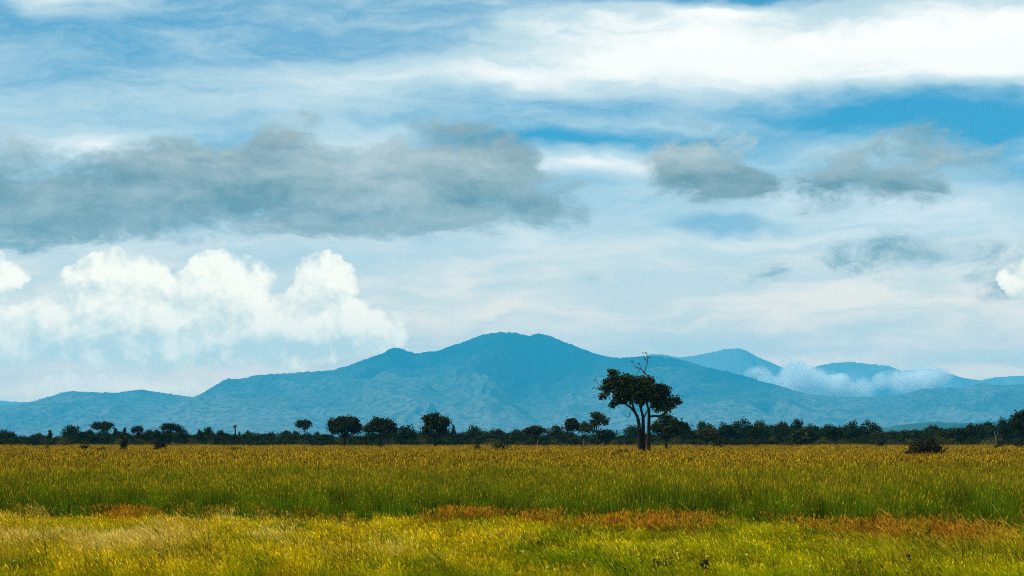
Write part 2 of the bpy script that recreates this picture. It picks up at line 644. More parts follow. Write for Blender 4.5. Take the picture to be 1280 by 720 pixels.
# ------------------------------------------------------------------ mountains
def mountain_mat(name, dark, mid, pale, zlo, zhi, bias=0.0):
    """forest and dry scrub tones; relief shading and pale low haze are painted in"""
    m, n = new_mat(name)
    g = n.node('ShaderNodeNewGeometry')
    pos = n.vm('SCALE', g.outputs['Position'], scale=1 / MS)
    z = n.sep(pos)[2]
    rdg = n.node('ShaderNodeAttribute', attribute_name='ridge').outputs['Fac']
    big = n.noise(n.vm('MULTIPLY', pos, (1 / 1100, 1 / 1100, 1 / 300)), 1.0, 5, 0.58, dims='3D')
    fine = n.noise(n.vm('SCALE', pos, scale=1 / 60), 1.0, 4, 0.65, dims='3D')
    h = n.lin(z, zlo, zhi, 1.0, 0.0)  # paler towards the foot: dry scrub, plus low haze put into the colour
    k = n.m('ADD', n.m('MULTIPLY', h, 1.0), n.m('MULTIPLY', n.m('SUBTRACT', big, 0.5), 0.9))
    k = n.m('ADD', k, n.m('MULTIPLY', n.m('SUBTRACT', rdg, 0.55), 0.55))  # lighter spurs, darker gullies: relief shading strengthened in the colour
    c = n.mix(n.step(k, 0.05 - bias, 0.60 - bias), dark, mid)
    c = n.mix(n.step(k, 0.40 - bias, 1.10 - bias), c, pale)
    c = n.mix(n.step(fine, 0.42, 0.62, 0, 0.7), c, dark)
    d = n.node('ShaderNodeBsdfDiffuse')
    n.put(d.inputs['Color'], c)
    o = n.node('ShaderNodeOutputMaterial')
    n.t.links.new(d.outputs[0], o.inputs['Surface'])
    return m


def mountain_range(name, label, prof, Yc, Yf, mat, seed, px0, px1, cols=1300, rows=130, spur=0.34, bump=9.0, swing=0.0):
    """height field: columns along X, rows from the foot over the crest to the back slope"""
    Yc, Yf, swing, bump = Yc * MS, Yf * MS, swing * MS, bump * MS
    px = np.linspace(px0, px1, cols)
    pp = np.array(prof, float)
    py = np.interp(px, pp[:, 0], pp[:, 1])
    # round the polyline a little
    kx = np.exp(-0.5 * (np.arange(-4, 5) / 1.6) ** 2)
    py = np.convolve(np.pad(py, 4, 'edge'), kx / kx.sum(), 'valid')
    x = (px - 640) / F * Yc
    yc = Yc + swing * (fbm(x / 2500 / MS + 9.1, x * 0 + 3.3, seed + 5, 2) - 0.5)
    x = (px - 640) / F * yc
    H = CAM_H + (HZ - py) / F * yc
    t = np.concatenate([np.linspace(0, 1, rows), np.linspace(1.03, 1.5, 10)])
    T = t[:, None]
    X = np.repeat(x[None], len(t), 0)
    Y = Yf + (yc[None] - Yf) * T
    Xn, Yn = X / MS, Y / MS
    s = np.where(T <= 1, 0.35 * T + 0.65 * T ** 2.0, 1 - (T - 1) * 1.6)
    warp = (fbm(Xn / 1500, Yn / 1500, seed + 3, 3) - 0.5) * 1700
    r1 = 1 - np.abs(2 * fbm((Xn + warp) / 780, Yn / 3600 + 7, seed, 4, 0.5) - 1)
    r2 = 1 - np.abs(2 * fbm((Xn + warp * 0.8) / 250, Yn / 1100, seed + 11, 4, 0.55) - 1)
    env = np.clip(T, 0, 1) * np.clip(1 - T, 0, 1) * 4
    sp = ((r1 - 0.75) * 1.0 + (r2 - 0.75) * 0.18) * spur * 2
    Z = H[None] * (s + sp * env * np.clip(0.35 + T, 0, 1))
    Zs = CAM_H + (H[None] - CAM_H) * Y / yc[None] - 10      # keep spurs below the crest line as seen along the plain
    Z = np.where(T < 1, np.minimum(Z, Zs * 0.98 + 0.02 * Z), Z)
    bmp = (fbm(Xn / 26, Yn / 40, seed + 21, 3, 0.6) - 0.5) * 2 * bump + (fbm(Xn / 90, Yn / 120, seed + 25, 2) - 0.5) * bump
    Z = Z + bmp * np.clip(0.35 + 0.65 * T ** 2, 0.0, 1)
    Z = np.maximum(Z, -0.6)
    Z[-1] = -0.6
    Z[0] = -0.6
    V = np.stack([X, Y, Z], -1).reshape(-1, 3)
    nx, ny = cols, len(t)
    i = np.arange((ny - 1) * nx).reshape(ny - 1, nx)[:, :-1].ravel()
    Q = np.stack([i, i + 1, i + 1 + nx, i + nx], 1)
    ridge = np.clip(0.5 + ((r1 - 0.72) * 1.1 + (r2 - 0.72) * 0.8), 0, 1)
    o = link(name, mesh_np(name, V, [Q], mat, {'ridge': ridge.ravel()}, smooth=True))
    return tag(o, label, 'mountain' if 'mountain' in name else 'hill', kind='structure')


PROF_MAIN = [(-200, 512), (-100, 509), (0, 507), (20, 506), (40, 502), (60, 498), (75, 491), (90, 489), (110, 490), (145, 491), (175, 487),
             (200, 490), (235, 496), (247, 496), (265, 484), (283, 473), (300, 474), (320, 469), (365, 466), (415, 463),
             (440, 455), (465, 446), (480, 441), (487, 436), (495, 434), (503, 436), (512, 440), (520, 442), (545, 439),
             (560, 434), (580, 427), (600, 419), (612, 416), (625, 415), (640, 416), (655, 418), (662, 420), (672, 417),
             (685, 419), (700, 425), (720, 433), (740, 440), (760, 446), (775, 448), (800, 445), (820, 445), (840, 447),
             (860, 452), (880, 458), (900, 462), (930, 470), (960, 478), (990, 487), (1020, 494), (1050, 497), (1090, 496),
             (1130, 492), (1150, 487), (1180, 485), (1205, 484), (1228, 479), (1250, 481), (1280, 480), (1400, 476), (1500, 490)]
M_mtn = mountain_mat('mountain_forest', (0.005, 0.018, 0.016), (0.075, 0.09, 0.06), (0.165, 0.16, 0.125), 60, 800)
mountain_range('mountain', 'long forested blue mountain with rounded central summit behind the whole tree line', PROF_MAIN, 20000, 15500, M_mtn, 3,
               -200, 1500, cols=1500, rows=150, swing=1200)
PROF_FAR = [(560, 520), (700, 480), (790, 452), (815, 442), (828, 443), (850, 447), (870, 444), (890, 440), (910, 436), (924, 435), (933, 438),
            (943, 444), (960, 452), (990, 464), (1030, 478), (1100, 510), (1200, 530)]
M_far = mountain_mat('mountain_far_haze_pale', (0.15, 0.17, 0.13), (0.24, 0.25, 0.19), (0.36, 0.34, 0.26), 60, 1000)  # pale base colours paint in the extra haze over the far ridges
mountain_range('mountain', 'paler blue peak dropping steeply into cloud right of the lone tree', PROF_FAR, 27500, 24500, M_far, 31, 560, 1200, cols=600, rows=50)
PROF_FAR2 = [(930, 520), (980, 480), (1020, 458), (1040, 454), (1065, 452), (1085, 455), (1108, 457), (1120, 461), (1135, 466), (1160, 474), (1230, 500), (1300, 520)]
mountain_range('mountain', 'faint flat-topped far ridge between two drifting cloud patches', PROF_FAR2, 28200, 25500, M_far, 47, 930, 1300, cols=400, rows=40)
PROF_FAR3 = [(1060, 500), (1110, 468), (1140, 462), (1160, 461), (1175, 464), (1200, 471), (1212, 474), (1226, 475), (1246, 471), (1280, 470), (1330, 468), (1400, 462), (1480, 480)]
mountain_range('mountain', 'faintest distant ridge at the far right edge above the nearer crest', PROF_FAR3, 28900, 26300, M_far, 59, 1060, 1480, cols=400, rows=40)
PROF_L = [(-220, 495), (-60, 499), (0, 501), (18, 502), (36, 503), (70, 512), (120, 525)]
mountain_range('mountain', 'sliver of pale far ridge at the left edge', PROF_L, 28500, 26300, M_far, 71, -220, 120, cols=260, rows=30)
PROF_HILL = [(900, 547), (930, 541), (960, 540), (1010, 538), (1040, 538), (1060, 537), (1100, 536), (1130, 530), (1160, 528), (1165, 527), (1200, 529), (1230, 528), (1262, 524),
             (1300, 524), (1400, 528), (1500, 540)]
M_hill = mountain_mat('hill_woodland', (0.010, 0.030, 0.020), (0.022, 0.050, 0.028), (0.06, 0.085, 0.04), 0, 150)
mountain_range('hill', 'low dark blue wooded rise at the foot of the mountain on the right', PROF_HILL, 9000, 8000, M_hill, 83, 900, 1500, cols=520, rows=40, bump=4.0)
PROF_HILL2 = [(380, 548), (430, 541), (520, 538), (560, 540), (600, 541), (700, 542), (760, 540), (778, 537), (800, 538), (830, 541), (880, 547)]
mountain_range('hill', 'faint low foothill behind the lone tree and the middle of the woodland', PROF_HILL2, 12500, 11500, M_hill, 97, 380, 880, cols=400, rows=30, bump=4.0)


# ------------------------------------------------------------------ clouds caught on the far ridge
def make_mist(px, py, w, h, Y, dens, seed, label):
    Y, dens = Y * MS, dens / MS
    cx, cz = at(px, Y, py)
    rx, rz = w / 2 / F * Y, h / 2 / F * Y
    nu, nv = 28, 14
    vs = []
    for j in range(nv + 1):
        th = math.pi * j / nv
        for i in range(nu):
            ph = 2 * math.pi * i / nu
            vs.append((rx * math.sin(th) * math.cos(ph), min(rx, 560 * MS) * math.sin(th) * math.sin(ph), rz * math.cos(th)))
    fs = [((j + 1) * nu + i, (j + 1) * nu + (i + 1) % nu, j * nu + (i + 1) % nu, j * nu + i) for j in range(nv) for i in range(nu)]
    me = bpy.data.meshes.new('cloud')
    me.from_pydata(vs, [], fs)
    m, n = new_mat('cloud_vapour')
    tc_ = n.node('ShaderNodeTexCoord')
    p = n.vm('DIVIDE', tc_.outputs['Object'], (rx, min(rx, 560 * MS), rz))
    wpos = n.vm('SCALE', tc_.outputs['Object'], scale=1 / (270 * MS))
    wpos = n.vm('ADD', wpos, (seed * 3.7, seed * 1.3, 0))
    nz = n.noise(wpos, 1.0, 3, 0.5, 0.3, dims='3D')
    r = n.m('SUBTRACT', 1.0, n.vm('LENGTH', p)) if False else None
    ln = n.node('ShaderNodeVectorMath', operation='LENGTH')
    n.put(ln.inputs[0], p)
    r = n.m('SUBTRACT', 1.0, ln.outputs['Value'])
    f = n.m('ADD', n.m('MULTIPLY', n.m('SUBTRACT', nz, 0.5), 4.0), n.m('MULTIPLY', r, 1.25))
    dn = n.m('MULTIPLY', n.step(f, 0.10, 1.25), dens)
    pv = n.node('ShaderNodeVolumePrincipled')
    pv.inputs['Color'].default_value = (1, 1, 1, 1)
    n.put(pv.inputs['Density'], dn)
    o = n.node('ShaderNodeOutputMaterial')
    n.t.links.new(pv.outputs[0], o.inputs['Volume'])
    me.materials.append(m)
    ob = link('cloud', me)
    ob.location = (cx, Y, cz)
    tag(ob, label, 'cloud', 'clouds caught on the far mountains')


make_mist(1004, 471, 116, 46, 21700, 0.020, 1, 'ragged white cloud spilling down below the steep pale peak')
make_mist(948, 467, 38, 24, 21500, 0.03, 5, 'small bright cloud tucked behind the crest left of the ragged cloud')
make_mist(1056, 483, 80, 34, 21600, 0.03, 2, 'dense white cloud lying low in the saddle of the mountain')
make_mist(1142, 475, 108, 38, 21700, 0.020, 3, 'white cloud wrapped round the far ridge on the right')


# ------------------------------------------------------------------ the lone tree in the grass
TY = 280.0


def tp(px, py, dy=0.0, Y=TY, cx=806):
    """photo row/column at the tree's distance -> offset from the tree's foot"""
    x, z = at(px, Y, py)
    return (x - at(cx, Y), dy, z)


def lobes_px(lst, Y, cx, seed, depth=1.0):
    rr = random.Random(seed)
    o = []
    k = Y / F
    for (a, b, rx, ry) in lst:
        x, y, z = tp(a, b, 0, Y, cx)
        o.append((x, rr.uniform(-0.55, 0.55) * depth * 18 * k * 0.6, z, rx * k, max(rx, ry) * k * depth, ry * k))
    return o


def make_lone_tree():
    t = thing('savanna_tree', (at(806, TY), TY, 0), 'tall lone tree with three dark stems, leaning crown and bare twigs on top', 'tree')
    g0 = -0.15
    k = TY / F
    def base(px, dy):
        return ((px - 806) * k, dy, g0)
    stems = [
        ([base(801, -.1), tp(800, 560, -.1), tp(799, 535), tp(797, 522), tp(790, 511), tp(780, 504), tp(768, 497)], [.34, .28, .23, .19, .15, .11, .05]),
        ([base(805, .3), tp(804.5, 560, .3), tp(804, 538, .3), tp(804, 523, .3), tp(801, 510, .3), tp(797, 498, .3), tp(792, 484, .5)], [.34, .28, .24, .19, .15, .10, .05]),
        ([base(811.5, 0), tp(811, 560), tp(811, 535, -.1), tp(811, 515, -.2), tp(808.5, 503, -.2), tp(812, 492, -.3), tp(820, 482, -.3)], [.30, .25, .21, .17, .13, .09, .05]),
    ]
    for s in stems:
        link('trunk', tubes_mesh('trunk', [s], M_bark, 8), t)
    limbs = [
        ([tp(811.5, 521, -.2), tp(817, 520, -.5), tp(824, 520, -.7), tp(830, 517, -.6), tp(838, 508, -.5)], [.15, .13, .12, .10, .05]),
        ([tp(804, 524, .3), tp(807, 518, .2), tp(809, 513, .1)], [.11, .09, .05]),
        ([tp(812, 514, -.2), tp(815, 512, -.3), tp(816, 511, -.3)], [.05, .04, .03]),
        ([tp(797, 521, 0), tp(792, 509, .6), tp(790, 496, 1.2), tp(783, 480, 1.4)], [.15, .13, .10, .05]),
        ([tp(801, 510, .3), tp(806, 500, -.8), tp(808, 486, -1.2)], [.13, .10, .05]),
        ([tp(780, 504), tp(770, 492, -.5), tp(758, 488, -.6), tp(750, 487, -.5)], [.11, .08, .06, .03]),
        ([tp(789, 511), tp(788, 516), tp(786, 521)], [.05, .035, .02]),
        ([tp(790, 484, .5), tp(778, 474, .2), tp(768, 468, 0)], [.08, .06, .03]),
    ]
    for s in limbs:
        link('limb', tubes_mesh('limb', [s], M_bark, 6), t)
    dead = [([tp(812, 492, -.3), tp(811, 480, -.2), tp(810.5, 473, -.2), tp(806, 466, 0), tp(801, 461, 0), tp(796, 459, .1)], [.10, .09, .08, .065, .055, .04]),
            ([tp(806, 466), tp(807, 460), tp(809, 454), tp(809.5, 449), tp(808.5, 444), tp(807.5, 441)], [.06, .055, .05, .045, .035, .02]),
            ([tp(801, 461), tp(800, 456.5), tp(798.5, 454)], [.04, .035, .03]),
            ([tp(796, 459, .1), tp(792, 455, .2), tp(789.5, 452, .2)], [.035, .03, .02]),
            ([tp(809, 453), tp(806.5, 449), tp(804, 444), tp(803.5, 440)], [.035, .03, .025, .015]),
            ([tp(809.5, 449), tp(811.5, 446.5), tp(812, 445)], [.035, .03, .02]),
            ([tp(800.5, 461), tp(797, 466), tp(795, 472)], [.045, .035, .02]),
            ([tp(806, 467), tp(804, 470), tp(803, 473)], [.04, .035, .03]),
            ([tp(808, 443), tp(809.5, 441.5)], [.025, .02])]
    link('dead_branch', tubes_mesh('dead_branch', dead, M_bark_dead, 5), t)
    dead2 = [([tp(757, 488, -.6), tp(750, 487, -.6), tp(743, 485, -.6)], [.05, .045, .03]),
             ([tp(749, 487, -.6), tp(747.5, 482, -.6), tp(747, 474, -.6)], [.035, .03, .02]),
             ([tp(747, 480, -.6), tp(744, 476, -.6)], [.03, .015])]
    link('dead_branch', tubes_mesh('dead_branch', dead2, M_bark_dead, 5), t)
    # little dry tufts still hanging on the bare twigs
    tuft = [(798.5, 454), (789.5, 452), (803.5, 440), (812, 446), (807.5, 441), (794, 458), (806.5, 449), (803, 472), (797, 460), (744, 475), (743, 485), (796, 471), (786, 521), (787, 518)]
    for i, (a, b) in enumerate(tuft):
        link('dry_leaf_tuft', crown_mesh('dry_leaf_tuft', [(*tp(a, b), .03, .03, .04)], 7, 0.13, M_leaf_dark, 5 + i, clump=7, spread=.15), t)
    L = [(767, 469, 7, 6), (763, 480, 9, 6), (756, 495, 6, 4), (758, 486, 7, 5), (774, 496, 10, 6), (780, 475, 10, 7), (793, 480, 12, 9), (806, 479, 11, 8),
         (819, 487, 11, 7), (834, 487, 6, 3.5), (828, 494, 9, 5), (843, 498, 6, 4), (831, 502, 9, 4), (809, 498, 11, 6), (789, 497, 9, 6), (800, 489, 16, 7),
         (840, 507, 4, 2.5), (767, 506, 5, 3), (777, 503, 6, 3), (821, 505, 7, 3.5), (848, 504, 2.5, 2), (824, 511, 3, 2), (777, 486, 11, 8), (800, 499, 13, 7), (815, 494, 12, 8), (833, 511, 6, 4), (840, 508, 4, 3), (822, 507, 7, 4), (787, 489, 12, 8), (827, 500, 9, 5)]
    link('crown', crown_mesh('crown', lobes_px(L, TY, 806, 3, 0.9), 10500, 0.26, M_leaf_main, 11, clump=20, spread=0.8, shell=0.30), t)


make_lone_tree()


def mid_tree(px, Y, lobes, n, size, label, trunk_px=None, name='savanna_tree', mat=None, group=None, seed=1, rad=.2, fork=0.45):
    t = thing(name, (at(px, Y), Y, 0), label, 'tree', group)
    LB = lobes_px(lobes, Y, px, seed, 0.9)
    cz = min(l[2] - l[5] * 0.3 for l in LB)
    fz = max(0.8, cz * (0.55 + fork * 0.4))
    rr = random.Random(seed)
    link('trunk', tubes_mesh('trunk', [([(0, 0, -.15), (rr.uniform(-.1, .1), 0, fz * .5), (rr.uniform(-.15, .15), 0, fz)], [rad * 1.25, rad, rad * .85])], M_bark, 7), t)
    sp = []
    for l in LB:
        mx = (l[0] * .55, l[1] * .5, fz + (l[2] - fz) * .4)
        sp.append(([(0, 0, fz - .1), mx, (l[0], l[1], l[2] + l[5] * .3)], [rad * .6, rad * .4, rad * .12]))
    for s in sp:
        link('limb', tubes_mesh('limb', [s], M_bark, 5), t)
    link('crown', crown_mesh('crown', LB, n, size, mat or M_leaf_mid, seed + 50, clump=11, spread=.9, shell=.35), t)
    return t


mid_tree(430, 455, [(422, 531, 11, 7), (431, 528, 11, 6), (440, 531, 10, 8), (428, 536, 13, 5), (416, 537, 6, 5), (445, 537, 6, 5)], 3600, 0.42,
         'broad dense round-crowned tree standing between the floating umbrella tree and the domed tree', seed=2, rad=.26)
mid_tree(475, 445, [(466, 534, 9, 5), (475, 529, 10, 5), (484, 532, 9, 6), (476, 535, 12, 5), (460, 537, 5, 4), (491, 537, 4, 3.5)], 3000, 0.40,
         'dome-crowned tree with sky gaps and low fork, just right of the broad round tree', seed=5, rad=.24)
mid_tree(544, 430, [(536, 526, 7, 6), (542, 524, 8, 6), (552, 529, 8, 6), (545, 533, 12, 6), (535, 538, 7, 5), (554, 539, 6, 4), (557, 526, 4, 3)], 3300, 0.38,
         'upright heart-shaped leafy tree on a short trunk, left of the middle of the field', seed=9, rad=.24)
mid_tree(833, 400, [(822, 533, 8, 5), (833, 525, 9, 6), (843, 531, 9, 6), (855, 534, 6, 5), (833, 536, 12, 5), (848, 540, 6, 3), (820, 538, 5, 3)], 3400, 0.36,
         'open reddish-green tree half hidden behind the stems of the tall lone tree', seed=14, rad=.22)
mid_tree(715, 470, [(713, 530, 5, 5), (718, 533, 5, 5), (711, 536, 4, 4), (716, 527, 4, 3)], 1100, 0.38, 'dark narrow tree, left one of the three joined crowns', seed=21, rad=.16)
mid_tree(731, 475, [(726, 535, 5, 3.5), (732, 533, 6, 3.5), (738, 536, 5, 4), (731, 538, 7, 3)], 1100, 0.38, 'low rusty-green tree in the middle of three joined crowns', seed=23, rad=.16)
mid_tree(746, 468, [(744, 520, 5, 4), (751, 523, 6, 5), (746, 528, 5, 5), (756, 528, 3, 3), (741, 530, 4, 4)], 1100, 0.36, 'taller ragged leaning tree, right one of the three joined crowns', seed=27, rad=.15)
mid_tree(669, 500, [(660, 539, 6, 3), (669, 537, 8, 3.5), (678, 539, 6, 3), (668, 541, 9, 3)], 1100, 0.42, 'flat dark umbrella tree above a pale bare stump', seed=31, rad=.17)
mid_tree(1276, 440, [(1272, 525, 8, 5), (1282, 521, 11, 6), (1294, 524, 10, 7), (1280, 531, 12, 5), (1269, 532, 5, 4), (1297, 533, 8, 6)], 4000, 0.42,
         'big dark spreading tree cut by the right edge of the view', seed=35, rad=.3)
mid_tree(884, 480, [(876, 543, 7, 4), (885, 541, 8, 4.5), (892, 544, 6, 4), (884, 546, 10, 4)], 1300, 0.40, 'small olive dome-shaped tree below the far trees right of the lone tree',
         name='bushy_tree', mat=M_leaf_pale, seed=39, rad=.14)
mid_tree(757, 490, [(750, 543, 6, 4), (758, 542, 7, 4), (764, 544, 5, 4), (757, 548, 10, 4)], 1300, 0.42, 'dense dark low tree filling the gap left of the lone tree',
         name='bushy_tree', mat=M_leaf_far, seed=43, rad=.14)
mid_tree(1008, 500, [(998, 545, 8, 5), (1010, 543, 9, 5), (1018, 546, 6, 5), (1006, 549, 13, 5)], 1500, 0.45, 'dark green dome-shaped tree below the double-peaked far grove',
         name='bushy_tree', mat=M_leaf_far, seed=47, rad=.16)

# ------------------------------------------------------------------ woodland: prototypes at unit height
FAR_SHAPES = {
    'round': [(0, 0, .66, .36, .34, .26), (-.22, .1, .58, .24, .24, .2), (.24, -.1, .60, .24, .24, .2), (.03, 0, .80, .31, .30, .18), (0, 0, .45, .34, .3, .14)],
    'umbrella': [(0, 0, .86, .40, .36, .11), (-.28, .1, .82, .24, .22, .09), (.28, -.1, .81, .24, .22, .09), (.08, .1, .92, .24, .2, .07), (.02, 0, .68, .14, .14, .08)],
    'spreading': [(-.25, 0, .66, .28, .26, .2), (.26, .05, .62, .28, .26, .2), (0, 0, .80, .30, .28, .17), (.12, -.1, .52, .34, .3, .14), (-.3, .1, .48, .2, .2, .13)],
    'tall': [(0, 0, .74, .20, .2, .24), (.06, .05, .52, .24, .22, .2), (-.08, 0, .60, .2, .2, .18), (.02, 0, .93, .1, .1, .08)],
    'ragged': [(-.12, 0, .82, .18, .18, .14), (.2, .05, .72, .2, .2, .13), (-.28, 0, .62, .17, .17, .12), (.05, 0, .55, .28, .24, .14), (.33, -.05, .55, .14, .14, .1)],
    'bush': [(0, 0, .48, .42, .38, .42), (-.34, .1, .36, .28, .28, .3), (.34, -.1, .38, .3, .28, .32), (.1, -.2, .3, .4, .3, .28)],
}


def far_proto(kind, seed, mat, n=520):
    """unit tree, one metre high: trunk + crown"""
    L = FAR_SHAPES[kind]
    rr = random.Random(seed)
    L = [(a + rr.uniform(-.05, .05), b, c + rr.uniform(-.03, .03), d * rr.uniform(.85, 1.15), e, f_ * rr.uniform(.85, 1.15)) for a, b, c, d, e, f_ in L]
    sp = [([(0, 0, -.02), (rr.uniform(-.02, .02), 0, .2), (rr.uniform(-.03, .03), 0, .42)], [.030, .024, .018])]
    for l in L:
        sp.append(([(0, 0, .3), (l[0] * .5, l[1] * .5, .35 + (l[2] - .35) * .4), (l[0], l[1], l[2])], [.016, .012, .004]))
    tr = tubes_mesh('trunk', sp, M_bark, 5)
    cr = crown_mesh('crown', L, n, 0.052, mat, seed, clump=12, spread=.85, shell=.15)
    return tr, cr


PROTOS = {}
for i, kd in enumerate(FAR_SHAPES):
    PROTOS[kd] = [far_proto(kd, 100 + i * 7 + j, M_leaf_far if kd != 'bush' else M_leaf_pale if j == 1 else M_leaf_far, 1900) for j in range(3)]
NAME_OF = {'round': 'woodland_tree', 'umbrella': 'umbrella_tree', 'spreading': 'woodland_tree', 'tall': 'woodland_tree', 'ragged': 'woodland_tree', 'bush': 'bush'}


def far_tree(px, top, w, kind, label, Y=None, group=None, var=None, rs=None):
    rs = rs or rng
    Y = Y or float(rs.uniform(560, 640))
    x, h = at(px, Y, top)
    var = int(rs.integers(0, 3)) if var is None else var
    tr, cr = PROTOS[kind][var]
    t = thing(NAME_OF[kind], (x, Y, 0), label, 'bush' if kind == 'bush' else 'tree', group)
    width = 1.22 * w / F * Y
    t.scale = (width / (1.05 if kind != 'bush' else 1.35), max(width, h * .6) / 1.2, h / 0.98)
    t.rotation_euler = (0, 0, 0 if rs.random() < .5 else math.pi)
    link('trunk', tr, t)
    link('crown', cr, t)
    return t


# skyline trees that can be singled out
SKY_TREES = [
    (4, 537, 22, 'round', 'dark round treetop at the very left edge of the woodland'),
    (14, 539, 16, 'round', 'small dark tree second from the left edge of the woodland'),
    (50, 541, 24, 'spreading', 'low wide tree in the dip near the left end of the woodland'),
    (62, 537.5, 11, 'tall', 'short pointed tree ending the low wide clump at the left'),
    (90, 531.5, 25, 'round', 'large dark tree with a ragged right side, left of the flat-topped tree'),
    (111, 537, 15, 'ragged', 'lower thin tree squeezed between the large dark tree and the flat-topped tree'),
    (129, 528, 25, 'umbrella', 'tall flat-topped tree, highest on the left part of the skyline'),
    (146, 535.5, 12, 'ragged', 'slim ragged tree just right of the tall flat-topped tree'),
    (156, 535.5, 9, 'tall', 'narrow tree above the dark shrub on the left'),
    (172, 533.5, 14, 'umbrella', 'small flat-crowned tree with a notch beside it on the left skyline'),
    (186, 536.5, 13, 'round', 'plain rounded tree left of the leaning umbrella tree'),
    (197, 536, 10, 'ragged', 'spiky little tree touching the leaning umbrella tree'),
    (213, 530.5, 24, 'umbrella', 'big slanting umbrella tree above the second dark shrub'),
    (228, 535, 18, 'round', 'rounded shoulder tree under the right side of the slanting umbrella tree'),
    (250, 537, 10, 'ragged', 'ragged small tree between two rounded trees on the left'),
    (260, 533.5, 14, 'round', 'smooth ball-shaped tree left of the palm'),
    (276, 537, 14, 'round', 'low rounded tree beside the palm on its left'),
    (299, 541, 9, 'tall', 'stubby tree at the foot of the palm'),
    (311, 537.5, 16, 'ragged', 'ragged tree just right of the palm'),
    (338, 540.5, 13, 'round', 'small round tree well left of the floating umbrella tree'),
    (358, 539.5, 12, 'umbrella', 'tiny flat-topped tree left of the floating umbrella tree'),
    (370, 538.5, 13, 'round', 'compact tree just below and left of the floating umbrella tree'),
    (386, 541, 13, 'round', 'low tree right under the floating umbrella tree'),
    (396, 538.5, 13, 'ragged', 'small spiky-topped tree left of the broad round tree'),
    (411, 544, 14, 'round', 'lowest tree in the gap left of the broad round tree'),
    (505, 532.5, 32, 'round', 'blue-dark rounded tree behind the domed tree, on its right'),
    (529, 537.5, 9, 'tall', 'little tree peeping out left of the heart-shaped tree'),
    (567, 533, 11, 'tall', 'pointed narrow tree just right of the heart-shaped tree'),
    (594, 532.5, 21, 'round', 'dark irregular tree at the left of the middle grove'),
    (620, 535.5, 28, 'spreading', 'long low-crowned tree in the middle grove'),
    (647, 536.5, 19, 'round', 'rounded tree left of the flat dark umbrella tree'),
    (696, 531.5, 22, 'round', 'broad rounded tree behind the left of the three joined crowns'),
    (790, 531, 22, 'round', 'rounded tree visible just left of the stems of the lone tree'),
    (880, 527, 25, 'ragged', 'lopsided tree with a cap on its right, above the olive dome tree'),
    (906, 529, 17, 'round', 'rounded tree at the left of the tall grove right of the lone tree'),
    (928, 523.5, 27, 'spreading', 'tallest broad tree of the grove right of the lone tree'),
    (950, 525, 20, 'round', 'ball-topped tree at the right of the grove right of the lone tree'),
    (968, 534, 10, 'tall', 'thin tree in the gap before the double-peaked grove'),
    (979, 526, 20, 'spreading', 'lower left tree of the double-peaked far grove'),
    (997, 523.5, 18, 'round', 'highest tree of the double-peaked far grove'),
    (1014, 530, 20, 'spreading', 'sloping right-hand tree of the double-peaked far grove'),
    (1035, 530, 16, 'round', 'lone rounded crown between two larger groves on the right'),
    (1064, 527, 20, 'round', 'left part of the long flat crown against the blue rise'),
    (1086, 525.5, 24, 'spreading', 'right part of the long flat crown against the blue rise'),
    (1166, 530.5, 19, 'round', 'rounded dark crown standing alone above the big bush'),
    (1212, 528, 14, 'ragged', 'thin-topped tree at the start of the rising wood on the right'),
    (1235, 527.5, 30, 'spreading', 'wide tree in the rising wood on the right'),
    (1255, 523.5, 18, 'round', 'tree touching the left side of the big tree at the right edge'),
]
rs0 = np.random.default_rng(77)
for (px, top, w, kd, lab) in SKY_TREES:
    far_tree(px, top, w, kd, lab, group='trees on the far woodland skyline', rs=rs0)

# umbrella tree whose crown seems to float above the woodland
t = far_tree(380, 525.5, 18, 'umbrella', 'small umbrella-shaped crown seeming to float high above the woodland', Y=690, rs=rs0, var=0)

# the trees of the belt that cannot be told from their neighbours
TOPS = np.array([(-60, 542), (0, 543), (36, 547), (70, 546), (90, 541), (160, 541), (215, 541), (300, 543), (400, 545), (500, 541), (600, 540), (640, 542), (700, 541), (770, 545),
                 (830, 541), (880, 536), (960, 534), (1000, 534), (1060, 535), (1105, 540), (1150, 538), (1200, 535), (1240, 531), (1280, 527), (1340, 525)], float)
MARKS = [(-200, 'the left edge'), (62, 'the low wide clump'), (129, 'the tall flat-topped tree'), (213, 'the slanting umbrella tree'), (294, 'the palm'), (380, 'the floating umbrella crown'),
         (430, 'the broad round-crowned tree'), (475, 'the domed tree'), (544, 'the heart-shaped tree'), (610, 'the middle grove'), (669, 'the flat umbrella tree'),
         (731, 'the three joined crowns'), (806, 'the lone tree'), (884, 'the olive dome tree'), (940, 'the tall grove'), (997, 'the double-peaked grove'),
         (1075, 'the long flat crown'), (1157, 'the brown thicket'), (1235, 'the rising wood'), (1276, 'the right edge'), (1700, '')]


def between(px):
    for (a, la), (b_, lb) in zip(MARKS, MARKS[1:]):
        if a <= px < b_:
            return (la, lb)


def belt_label(px, what):
    la, lb = between(px)
    if not lb:
        return what + ' beyond ' + la
    return what + ' between %s and %s' % (la, lb)


